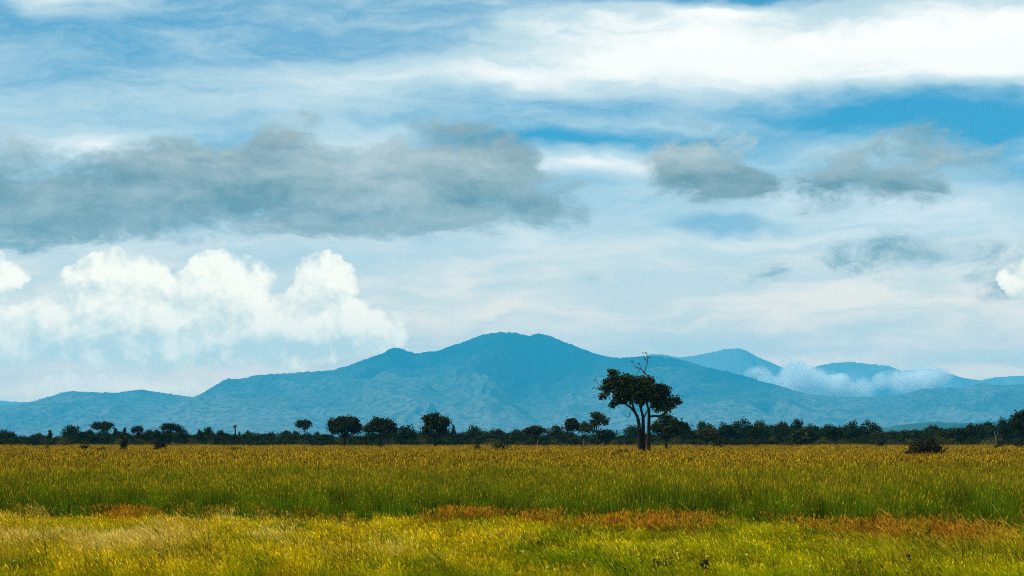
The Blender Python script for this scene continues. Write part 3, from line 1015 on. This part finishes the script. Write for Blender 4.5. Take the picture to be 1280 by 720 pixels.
for i in range(210):
    px = -55 + i * (1390 / 210) + rs0.uniform(-5, 5)
    right = np.clip((px - 780) / 150, 0, 1)
    top = np.interp(px, TOPS[:, 0], TOPS[:, 1]) + rs0.uniform(-3.2, 3.6)
    kd = ['round', 'spreading', 'round', 'spreading', 'ragged', 'spreading'][int(rs0.integers(0, 6))]
    lab = belt_label(px, 'dark tree in woodland belt')
    far_tree(px, top, rs0.uniform(18, 32) + 8 * right, kd, lab, Y=float(rs0.uniform(545, 680)), group=lab.replace('dark tree', 'dark trees'), rs=rs0)
for i in range(150):
    px = -55 + i * (1390 / 150) + rs0.uniform(-6, 6)
    top = 549.0 + rs0.uniform(-4.5, 2.5) - (2 if px > 850 else 0)
    lab = belt_label(px, 'low leafy bush edging woodland')
    far_tree(px, top, rs0.uniform(16, 32), 'bush', lab, Y=float(rs0.uniform(528, 548)), group=lab.replace('bush', 'bushes'), rs=rs0)


# palm
def make_palm():
    Y = 600
    x, h = at(294, Y, 533.5)
    t = thing('palm_tree', (x, Y, 0), 'slim palm rising above the woodland on the left', 'tree')
    link('trunk', tubes_mesh('trunk', [([(0, 0, -.1), (.08, 0, h * .5), (-.05, 0, h)], [.22, .2, .17])], M_bark, 7), t)
    rr = random.Random(4)
    for i in range(15):
        a = i * 2.399
        el_ = rr.uniform(-.5, 1.1)
        ln = rr.uniform(.75, 1.05)
        d = Vector((math.cos(a) * math.cos(el_), math.sin(a) * math.cos(el_), math.sin(el_)))
        o = Vector((-.05, 0, h))
        pts = [o, o + d * ln * .5 + Vector((0, 0, .1)), o + d * ln + Vector((0, 0, -.18))]
        V, Q = [], []
        side = d.cross(Vector((0, 0, 1))).normalized()
        for j, p in enumerate(pts):
            w = (.06, .24, .05)[j]
            V += [p - side * w + Vector((0, 0, -.08 if j == 1 else 0)), p, p + side * w + Vector((0, 0, -.08 if j == 1 else 0))]
        for j in range(2):
            b = j * 3
            Q += [(b, b + 1, b + 4, b + 3), (b + 1, b + 2, b + 5, b + 4)]
        link('frond', mesh_np('frond', np.array([tuple(q) for q in V]), [np.array(Q)], M_leaf_far), t)


make_palm()


# ------------------------------------------------------------------ pale dead stumps at the wood's edge
def stump(px, Y, top, label, lean, fork):
    x, h = at(px, Y, top)
    t = thing('dead_tree', (x, Y, 0), label, 'dead tree', 'pale dead trunks at the woodland edge')
    link('trunk', tubes_mesh('trunk', [([(0, 0, -.1), (lean * .4, 0, h * .5), (lean, 0, h)], [.10, .08, .04])], M_bark_pale, 7), t)
    if fork:
        link('limb', tubes_mesh('limb', [([(lean * .4, 0, h * .5), (lean * .4 + fork * .6, .1, h * .75), (lean * .4 + fork, .1, h * .97)], [.07, .05, .02])], M_bark_pale, 6), t)


stump(671.5, 510, 550, 'short pale grey stump below the flat dark umbrella tree', .15, -.9)
stump(730, 515, 548.5, 'thin pale stick of a trunk under the three joined crowns', -.1, .25)
stump(1246, 515, 539, 'thin forked white trunk in the rising wood on the right', -.5, .5)


# ------------------------------------------------------------------ dark shrubs standing in the tall grass
def shrub(px, Y, top, w, label, n=420, size=.16, mat=None, name='shrub', lobes=4, seed=1, group='dark shrubs in the tall grass', twigs=7):
    x, h = at(px, Y, top)
    t = thing(name, (x, Y, 0), label, 'shrub', group)
    rr = random.Random(seed)
    W = w / F * Y
    L, sp = [], []
    for i in range(lobes):
        a = (i + .5) / lobes - .5
        lz = h * (.76 - a * a * .7 + rr.uniform(-.06, .06))
        L.append((a * W * .8, rr.uniform(-.3, .3) * W * .4, lz, W * .22, W * .25, h * .24))
        L.append((a * W * .85, rr.uniform(-.3, .3) * W * .4, h * .4, W * .2, W * .25, h * .28))
    for i in range(twigs):
        a = rr.uniform(-.5, .5)
        sp.append(([(a * W * .3, 0, -.05), (a * W * .6, rr.uniform(-.2, .2), h * .5), (a * W, rr.uniform(-.3, .3), h * (1.0 - abs(a) * .4))], [.03, .022, .008]))
    link('stem', tubes_mesh('stem', sp, M_bark_dead, 5), t)
    link('foliage', crown_mesh('foliage', L, n, size, mat or M_leaf_dark, seed + 7, clump=7, spread=1.1, shell=.2), t)


shrub(1157, 233, 549, 46, 'wide dark brown thicket bush standing in the grass on the right', 2600, .17, seed=3, lobes=6, twigs=30, group=None)
shrub(155, 350, 546.5, 8, 'narrow dark shrub in the grass below the tall flat-topped tree', 420, .26, seed=4)
shrub(200, 360, 551, 15, 'wider dark shrub in the grass below the slanting umbrella tree', 500, .26, seed=5)
shrub(105, 330, 555.5, 10, 'small brown weed clump in the grass near the left edge', 260, .18, seed=6)
shrub(59, 325, 557.5, 7, 'tiny dark weed nearest the left edge in the grass', 160, .18, seed=16)
shrub(127, 320, 557.5, 9, 'low reddish weed left of the narrow dark shrub', 160, .18, seed=17)
shrub(291, 325, 556.5, 11, 'small dark weed in the grass under the palm', 240, .18, seed=7)
shrub(475, 430, 551, 8, 'dark scrub at the foot of the domed tree', 300, .22, seed=8)
shrub(381, 300, 559, 8, 'faint brown weed in the grass under the floating crown', 160, .15, seed=18)
shrub(596, 345, 554.5, 9, 'left, smaller one of two dark weed patches in mid field', 260, .18, seed=9)
shrub(625, 340, 553.5, 23, 'wider right one of two dark weed patches in mid field', 620, .18, seed=10, lobes=6)
shrub(899, 400, 546.5, 11, 'round dark shrub in the grass below the grove right of the lone tree', 420, .25, seed=11)
shrub(780, 262, 560, 17, 'low brown weed clump in the grass left of the lone tree', 420, .14, seed=12)
shrub(1250, 390, 551.5, 14, 'dark shrub in the grass below the white forked trunk', 420, .24, seed=13)
shrub(1274, 390, 550.5, 11, 'dark shrub in the grass at the right edge', 420, .24, seed=14)
shrub(945, 440, 550, 9, 'small brown shrub at the edge of the field beneath the ball-topped tree', 260, .24, seed=15)
shrub(1100, 450, 551, 12, 'low dark shrub at the edge of the field left of the big brown thicket', 300, .25, seed=19)

# dark dead weeds close to the bottom edge
def dead_weed(px, py, w, h_px, label, seed, n=260):
    Y = CAM_H * F / (py - HZ)
    x = at(px, Y)
    t = thing('dead_weed', (x, Y, 0), label, 'weed', 'dark dead weeds in the near grass')
    rr = random.Random(seed)
    W, H = w / F * Y, h_px / F * Y
    sp, L = [], []
    for i in range(9):
        a = rr.uniform(-.5, .5)
        b = rr.uniform(-.4, .4)
        tip = (a * W, b * W, H * rr.uniform(.55, 1.0))
        sp.append(([(a * .2 * W, b * .2 * W, -.03), (a * .6 * W, b * .6 * W, H * .5), tip], [.012, .009, .004]))
        L.append((tip[0], tip[1], tip[2] * .9, W * .12 + .02, W * .12 + .02, H * .16))
    link('stem', tubes_mesh('stem', sp, M_bark_dead, 4), t)
    link('foliage', crown_mesh('foliage', L, n, .055, M_leaf_dark, seed, clump=6, spread=1.0, shell=.1), t)


dead_weed(830, 724, 22, 24, 'largest dark dead weed at the bottom edge', 1, 420)
dead_weed(790, 731, 26, 18, 'wide low dark weed left of the largest one at the bottom edge', 2, 300)
dead_weed(882, 728, 7, 28, 'thin upright dark weed at the bottom right of centre', 3, 90)
dead_weed(686, 724, 10, 14, 'small dark weed patch at the bottom near the centre', 4, 90)
dead_weed(1136, 712, 8, 18, 'crooked black twig in the near grass on the right', 5, 60)
dead_weed(1175, 706, 9, 12, 'short leaning black twig right of the crooked one', 6, 60)

# ------------------------------------------------------------------ grass
LIB = bpy.data.collections.new('grass_library')       # not linked to the scene: only instanced


def grass_mat(name, stops, patch=None, patch2=None, trans=0.5, var=0.55, side=None, seed=False):
    """stops: colours from the foot to the tip; patch = (colour, noise scale, lo, hi)"""
    m, n = new_mat(name)
    at_ = n.node('ShaderNodeAttribute', attribute_name='hgt')
    rd = n.node('ShaderNodeAttribute', attribute_name='rnd')
    g = n.node('ShaderNodeNewGeometry')
    oi = n.node('ShaderNodeObjectInfo')
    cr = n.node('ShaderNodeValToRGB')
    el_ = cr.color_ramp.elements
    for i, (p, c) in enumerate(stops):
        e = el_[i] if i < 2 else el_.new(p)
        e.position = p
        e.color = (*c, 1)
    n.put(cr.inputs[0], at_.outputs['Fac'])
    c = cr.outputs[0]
    pos = n.vm('MULTIPLY', g.outputs['Position'], (1, 0.30, 0))
    for pt in (patch, patch2):
        if pt:
            nz = n.noise(n.vm('SCALE', pos, scale=pt[1]), 1.0, 4, 0.6, dims='2D')
            f = n.m('MULTIPLY', n.step(nz, pt[2], pt[3]), pt[4])
            c = n.mix(f, c, pt[0])
    if seed:
        # part of the seed heads has turned dark brown
        dk = n.m('GREATER_THAN', n.m('FRACT', n.m('MULTIPLY', rd.outputs['Fac'], 5.31)), 0.72)
        c = n.mix(n.m('MULTIPLY', dk, n.step(at_.outputs['Fac'], 0.88, 0.97, 0, 0.8)), c, (0.07, 0.032, 0.006))
    if side:
        # the meadow turns from ripening yellow on the left to fresh green on the right
        wob = n.noise(n.vm('SCALE', g.outputs['Position'], scale=0.12), 1.0, 3, 0.6, dims='2D')
        sx = n.m('ADD', n.sep(g.outputs['Position'])[0], n.m('MULTIPLY', n.m('SUBTRACT', wob, 0.5), 14.0))
        c = n.mix(n.step(sx, -3.0, 6.0, 0.0, 0.8), c, n.mix(1.0, c, side, 'MULTIPLY'))
    hs = n.node('ShaderNodeHueSaturation')
    n.put(hs.inputs['Color'], c)
    r1 = n.m('ADD', n.m('MULTIPLY', rd.outputs['Fac'], 0.6), n.m('MULTIPLY', oi.outputs['Random'], 0.4))
    big = n.noise(n.vm('MULTIPLY', g.outputs['Position'], (0.9, 0.22, 0)), 1.0, 3, 0.6, dims='2D')
    r1 = n.m('ADD', r1, n.m('MULTIPLY', n.m('SUBTRACT', big, 0.5), 0.9))
    n.put(hs.inputs['Value'], n.lin(r1, 0.1, 0.9, 1 - var, 1 + var))
    n.put(hs.inputs['Hue'], n.lin(n.m('FRACT', n.m('MULTIPLY', rd.outputs['Fac'], 9.7)), 0, 1, 0.488, 0.512))
    finish_leaf(n, hs.outputs[0], trans)
    return m


def clump(name, n, radius, h0, h1, width, lean, mat, seed, heads=0.0, head_mat=None, head_len=.2, head_w=.02, droop=.25, base_bias=(0, 0)):
    """a tuft of tapering blades (two segments each) with optional seed heads"""
    g = np.random.default_rng(seed)
    V, Q, T, hg, rn, mi = [], [], [], [], [], []
    o = 0
    TQ, TH = [], []
    for i in range(n):
        a = g.uniform(0, 2 * math.pi)
        r = radius * math.sqrt(g.random())
        b = np.array([r * math.cos(a), r * math.sin(a), -.02])
        h = g.uniform(h0, h1)
        ld = np.array([g.normal() * .5 + math.cos(a) * .4 + base_bias[0], g.normal() * .5 + math.sin(a) * .4 + base_bias[1], 0])
        tip = ld * lean * h
        hs_ = h * (1 - .12 * min(1.5, float(np.hypot(*tip[:2]) / h)))
        fa = g.uniform(0, math.pi)
        sd_ = np.array([math.cos(fa), math.sin(fa), 0]) * width * g.uniform(.6, 1.3)
        q0, q1, q2 = b, b + tip * .35 + np.array([0, 0, hs_ * .55]), b + tip + np.array([0, 0, hs_])
        V += [q0 - sd_ * .5, q0 + sd_ * .5, q1 - sd_ * .42, q1 + sd_ * .42, q2]
        r_ = g.random()
        hg += [0, 0, .5, .5, .88]
        rn += [r_] * 5
        TQ.append((o, o + 1, o + 3, o + 2))
        TH.append((o + 2, o + 3, o + 4))
        o += 5
        if g.random() < heads:
            dd = (q2 - q1)
            dd /= np.linalg.norm(dd)
            dd = dd + np.array([base_bias[0], base_bias[1], -.3]) * droop
            hl = head_len * g.uniform(.6, 1.3)
            hw = np.array([math.cos(fa), math.sin(fa), 0]) * head_w * g.uniform(.6, 1.3)
            e = q2 + dd * hl
            mid = q2 + dd * hl * .4
            V += [q2 - dd * .03, mid - hw, e, mid + hw]
            hg += [1.0] * 4
            rn += [g.random()] * 4
            TQ.append((o, o + 1, o + 2, o + 3))
            o += 4
    me = mesh_np(name, np.array(V), [np.array(TQ), np.array(TH)], mat, {'hgt': hg, 'rnd': rn})
    return me


def scatter(name, label, cat, protos, pts, scl, rotz, tilt, idx):
    col = bpy.data.collections.new(name + '_source')
    for i, me in enumerate(protos):
        ob = bpy.data.objects.new('%s_source_%02d' % (name, i), me)
        col.objects.link(ob)
    me = bpy.data.meshes.new(name)
    n = len(pts)
    me.vertices.add(n)
    me.vertices.foreach_set('co', np.ascontiguousarray(pts, np.float32).ravel())
    a = me.attributes.new('scl', 'FLOAT_VECTOR', 'POINT')
    a.data.foreach_set('vector', np.ascontiguousarray(scl, np.float32).ravel())
    a = me.attributes.new('rot', 'FLOAT_VECTOR', 'POINT')
    rot = np.stack([tilt[:, 0], tilt[:, 1], rotz], 1)
    a.data.foreach_set('vector', np.ascontiguousarray(rot, np.float32).ravel())
    a = me.attributes.new('idx', 'INT', 'POINT')
    a.data.foreach_set('value', np.ascontiguousarray(idx, np.int32))
    me.update()
    o = link(name, me)
    tag(o, label, cat, kind='stuff')
    ng = bpy.data.node_groups.new(name + '_scatter', 'GeometryNodeTree')
    ng.interface.new_socket('Geometry', in_out='INPUT', socket_type='NodeSocketGeometry')
    ng.interface.new_socket('Geometry', in_out='OUTPUT', socket_type='NodeSocketGeometry')
    gi = ng.nodes.new('NodeGroupInput')
    go = ng.nodes.new('NodeGroupOutput')
    ip = ng.nodes.new('GeometryNodeInstanceOnPoints')
    ci = ng.nodes.new('GeometryNodeCollectionInfo')
    ci.inputs['Collection'].default_value = col
    ci.inputs['Separate Children'].default_value = True
    ci.inputs['Reset Children'].default_value = True

    def na(nm, ty):
        q = ng.nodes.new('GeometryNodeInputNamedAttribute')
        q.data_type = ty
        q.inputs['Name'].default_value = nm
        return q.outputs['Attribute']
    L = ng.links.new
    L(gi.outputs[0], ip.inputs['Points'])
    L(ci.outputs[0], ip.inputs['Instance'])
    ip.inputs['Pick Instance'].default_value = True
    L(na('idx', 'INT'), ip.inputs['Instance Index'])
    L(na('rot', 'FLOAT_VECTOR'), ip.inputs['Rotation'])
    L(na('scl', 'FLOAT_VECTOR'), ip.inputs['Scale'])
    L(ip.outputs[0], go.inputs[0])
    md = o.modifiers.new('scatter', 'NODES')
    md.node_group = ng
    return o


HALF = 640 / F


def field(n_per, y0, y1, g, margin=6.0):
    """random points in the view wedge (plus a margin) between two distances"""
    w1 = 2 * (HALF * y1 + margin)
    n = int(n_per * w1 * (y1 - y0))
    x = g.uniform(-w1 / 2, w1 / 2, n)
    y = g.uniform(y0, y1, n)
    k = np.abs(x) < HALF * y + margin
    return x[k], y[k]


def edge_y(x):
    """near edge of the tall grass"""
    r = np.clip((x + 2) / 14, 0, 1)
    return 78 - 8.0 * r + (fbm(x / 3.5, x * 0 + 5, 4, 3) - .5) * (4 + 10 * r)


gT = np.random.default_rng(21)
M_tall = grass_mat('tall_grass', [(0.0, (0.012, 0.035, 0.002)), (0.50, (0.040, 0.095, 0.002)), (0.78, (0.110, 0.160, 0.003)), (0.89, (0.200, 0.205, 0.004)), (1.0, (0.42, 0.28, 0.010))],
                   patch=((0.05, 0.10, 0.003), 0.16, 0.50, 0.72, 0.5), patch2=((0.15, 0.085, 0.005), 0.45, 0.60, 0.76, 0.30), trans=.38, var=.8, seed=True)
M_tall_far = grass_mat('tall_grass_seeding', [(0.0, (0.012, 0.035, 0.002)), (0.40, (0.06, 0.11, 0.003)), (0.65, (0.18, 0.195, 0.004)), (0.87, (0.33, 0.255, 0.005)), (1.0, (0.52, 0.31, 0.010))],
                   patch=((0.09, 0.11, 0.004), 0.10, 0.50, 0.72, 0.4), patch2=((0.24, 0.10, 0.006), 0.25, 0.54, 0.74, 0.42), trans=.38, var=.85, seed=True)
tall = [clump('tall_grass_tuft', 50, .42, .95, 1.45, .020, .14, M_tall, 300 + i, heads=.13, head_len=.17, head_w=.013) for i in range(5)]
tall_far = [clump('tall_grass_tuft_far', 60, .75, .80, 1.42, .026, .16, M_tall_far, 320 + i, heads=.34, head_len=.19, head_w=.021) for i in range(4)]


def tall_field():
    xs, ys, ss, ii = [], [], [], []
    x, y = field(6.5, 62, 135, gT)
    k = gT.random(len(x)) < np.clip((y - edge_y(x) + 4) / 11, 0, 1) ** 1.3
    x, y = x[k], y[k]
    xs.append(x); ys.append(y)
    ii.append(np.where(gT.random(len(x)) < np.clip((y - 118) / 110, 0, 1), gT.integers(5, 9, len(x)), gT.integers(0, 5, len(x))))
    front = np.clip((y - edge_y(x)) / 6, 0, 1)
    ss.append(gT.uniform(.8, 1.1, len(x)) * (.62 + .38 * front))
    x, y = field(2.2, 135, 230, gT)
    xs.append(x); ys.append(y); ii.append(np.where(gT.random(len(x)) < (y - 110) / 100, gT.integers(5, 9, len(x)), gT.integers(0, 5, len(x)))); ss.append(gT.uniform(.85, 1.12, len(x)))
    x, y = field(0.85, 230, 525, gT)
    xs.append(x); ys.append(y); ii.append(gT.integers(5, 9, len(x))); ss.append(gT.uniform(.85, 1.1, len(x)))
    x = np.concatenate(xs); y = np.concatenate(ys); i = np.concatenate(ii); s = np.concatenate(ss)
    s = s * (.70 + .60 * fbm(x / 5, y / 16, 8, 4))
    wx = np.where(y > 120, 1.15, 1.0)
    n = len(x)
    pts = np.stack([x, y, np.zeros(n)], 1)
    scl = np.stack([wx * s, wx * s, s], 1)
    tilt = gT.normal(size=(n, 2)) * .05
    lean = np.clip(fbm(x / 4, y / 12, 55, 3) - .5, -.2, .25)
    tilt[:, 1] -= .05 + .9 * np.clip(lean, 0, 1)
    tilt[:, 0] += 1.1 * (fbm(x / 5, y / 12, 57, 3) - .5)
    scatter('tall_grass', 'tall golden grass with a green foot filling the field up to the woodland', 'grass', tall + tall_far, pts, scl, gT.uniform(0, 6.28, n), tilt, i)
    print('tall', n)


tall_field()

M_short = grass_mat('short_grass', [(0.0, (0.03, 0.05, 0.002)), (0.45, (0.23, 0.24, 0.001)), (0.80, (0.50, 0.43, 0.002)), (1.0, (0.62, 0.42, 0.006))],
                    patch=((0.07, 0.15, 0.003), 0.38, 0.48, 0.66, 0.75), patch2=((0.44, 0.27, 0.005), 0.55, 0.52, 0.70, 0.55), trans=.38, var=.8, side=(0.66, 0.86, 0.6))
short = [clump('short_grass_tuft', 46, .24, .17, .44, .016, .45, M_short, 400 + i, heads=.18, head_len=.10, head_w=.014, base_bias=(-.45, 0)) for i in range(5)]


def short_field():
    x, y = field(17.0, 46, 96, gT, 4.0)
    k = y < edge_y(x) + 3
    x, y = x[k], y[k]
    n = len(x)
    s = gT.uniform(.7, 1.15, n) * (.75 + .5 * fbm(x / 2.5, y / 6, 31, 3))
    tilt = gT.normal(size=(n, 2)) * .10
    scatter('short_grass', 'short bright green and yellow grass along the near edge of the field', 'grass', short, np.stack([x, y, np.zeros(n)], 1), np.stack([s, s, s], 1),
            gT.normal(size=n) * .5, tilt, gT.integers(0, 5, n))
    print('short', n)


short_field()

# straw-coloured feathery grass, mostly on the left
M_straw = grass_mat('straw_grass', [(0.0, (0.20, 0.18, 0.015)), (0.5, (0.54, 0.42, 0.03)), (0.85, (0.72, 0.53, 0.07)), (1.0, (0.76, 0.55, 0.10))], trans=.60, var=.30)
straw = [clump('straw_tuft', 80, .30, .28, .56, .014, .40, M_straw, 440 + i, heads=.55, head_len=.13, head_w=.010, base_bias=(-.5, 0)) for i in range(3)]


def straw_field():
    x, y = field(15.0, 52, 84, gT, 4.0)
    px = x / y * F + 640
    py = HZ + (CAM_H - .45) * F / y
    band = np.exp(-((py - 671 - 4 * np.sin(px / 60)) / 7.0) ** 2)
    nz = fbm(x / 1.6, y / 5.0, 61, 3)
    dens = band * np.clip((430 - px) / 260, 0, 1) * np.clip((nz - .40) * 9, 0, 1) * 1.0
    dens = np.maximum(dens * .75, .03 * np.clip((nz - .52) * 6, 0, 1) * np.clip((900 - px) / 500, 0, 1))
    k = gT.random(len(x)) < dens
    x, y = x[k], y[k]
    n = len(x)
    s = gT.uniform(.8, 1.15, n)
    scatter('straw_grass', 'pale straw-coloured feathery grass in patches at the lower left', 'grass', straw, np.stack([x, y, np.zeros(n)], 1), np.stack([s, s, s], 1),
            gT.normal(size=n) * .4, gT.normal(size=(n, 2)) * .08, gT.integers(0, 3, n))
    print('straw', n)


straw_field()

# rust coloured weeds between the short and the tall grass
M_rust = grass_mat('rust_weed', [(0.0, (0.05, 0.055, 0.004)), (0.5, (0.17, 0.125, 0.005)), (0.88, (0.31, 0.165, 0.007)), (1.0, (0.36, 0.15, 0.008))],
                   patch=((0.24, 0.21, 0.008), 0.8, 0.46, 0.66, 0.75), trans=.38, var=.7)
rust = [clump('rust_tuft', 70, .26, .20, .62, .016, .35, M_rust, 470 + i, heads=.8, head_len=.10, head_w=.022) for i in range(4)]


def rust_field():
    x, y = field(13.0, 52, 96, gT, 4.0)
    px = x / y * F + 640
    nz = fbm(x / 2.4, y / 5.0, 91, 3)
    e = edge_y(x)
    d = e - y                                        # metres in front of the tall grass
    right = np.clip((px - 560) / 250, 0, 1)
    depth = 2.0 + 8.5 * right
    band = np.clip((d + 3 + 5 * right) / 3, 0, 1) * np.clip((depth + 2 - d) / 6.5, 0, 1)
    dens = band * np.clip((nz - .49 + .04 * right) * 6, 0, 1) * .38 * (.35 + .65 * np.clip((px - 150) / 450, 0, 1))
    bush = np.exp(-(((px - 165) / 26) ** 2 + ((d - 1.0) / 2.0) ** 2)) + np.exp(-(((px - 572) / 30) ** 2 + ((d - 1) / 2.2) ** 2))
    dens = np.maximum(dens * .9, bush)
    k = gT.random(len(x)) < dens
    x, y = x[k], y[k]
    n = len(x)
    s = gT.uniform(.7, 1.25, n)
    scatter('rust_weeds', 'rust-orange weeds in a ragged band between the short and the tall grass', 'weeds', rust, np.stack([x, y, np.zeros(n)], 1), np.stack([s, s, s], 1),
            gT.uniform(0, 6.28, n), gT.normal(size=(n, 2)) * .08, gT.integers(0, 4, n))
    print('rust', n)


rust_field()

# long leaning stems in the lower left and lower right
M_stem = grass_mat('leaning_stem', [(0.0, (0.12, 0.10, 0.005)), (0.6, (0.42, 0.30, 0.015)), (0.9, (0.60, 0.38, 0.03)), (1.0, (0.52, 0.27, 0.03))], trans=.4)
stems_ = [clump('leaning_stem_tuft', 9, .14, .75, 1.15, .022, .42, M_stem, 490 + i, heads=.9, head_len=.24, head_w=.015, base_bias=(-1.15, 0), droop=.4) for i in range(4)]


def stem_field():
    x, y = field(2.0, 46, 66, gT, 4.0)
    px = x / y * F + 640
    nz = fbm(x / 1.8, y / 4.0, 121, 3)
    dens = np.clip((520 - px) / 300, .05, 1) + .45 * np.clip((px - 1000) / 150, 0, 1)
    dens = dens * np.clip((nz - .35) * 4, 0, 1) * np.clip((60 - y) / 8, 0, 1)
    k = gT.random(len(x)) < dens
    x, y = x[k], y[k]
    n = len(x)
    s = gT.uniform(.7, 1.2, n)
    scatter('leaning_grass_stems', 'long seeded grass stems leaning left in the nearest grass', 'grass', stems_, np.stack([x, y, np.zeros(n)], 1), np.stack([s, s, s], 1),
            gT.normal(size=n) * .3, gT.normal(size=(n, 2)) * .08, gT.integers(0, 4, n))
    print('stem', n)


stem_field()


# tiny pale flowers
def flower_mesh():
    V, Q, T = [], [], []
    for k in range(6):
        a = k * math.pi / 3
        V += [(0, 0, .45), (math.cos(a - .35) * .022, math.sin(a - .35) * .022, .462), (math.cos(a) * .034, math.sin(a) * .034, .455), (math.cos(a + .35) * .022, math.sin(a + .35) * .022, .462)]
        Q.append((k * 4, k * 4 + 1, k * 4 + 2, k * 4 + 3))
    o = len(V)
    V += [(-.004, 0, 0), (.004, 0, 0), (.003, 0, .45), (-.003, 0, .45)]
    Q.append((o, o + 1, o + 2, o + 3))
    m, n = new_mat('flower_petal')
    oi = n.node('ShaderNodeObjectInfo')
    finish_leaf(n, n.mix(n.step(oi.outputs['Random'], .35, .6), (0.75, 0.72, 0.55), (0.78, 0.62, 0.10)), .3)
    return mesh_np('flower', np.array(V), [np.array(Q)], m)


def flowers():
    x, y = field(.55, 47, 90, gT, 3.0)
    nz = fbm(x / 1.5, y / 4, 141, 2)
    k = (gT.random(len(x)) < np.clip((nz - .35) * 3, .1, 1)) & (y < edge_y(x))
    x, y = x[k], y[k]
    n = len(x)
    s = gT.uniform(.75, 1.15, n)
    scatter('wild_flowers', 'tiny white and yellow flowers sprinkled through the near grass', 'flowers', [flower_mesh()], np.stack([x, y, np.zeros(n)], 1), np.stack([s, s, s], 1),
            gT.uniform(0, 6.28, n), np.stack([np.full(n, .9), gT.normal(size=n) * .2], 1) * .5, np.zeros(n, int))
    print('flowers', n)


flowers()
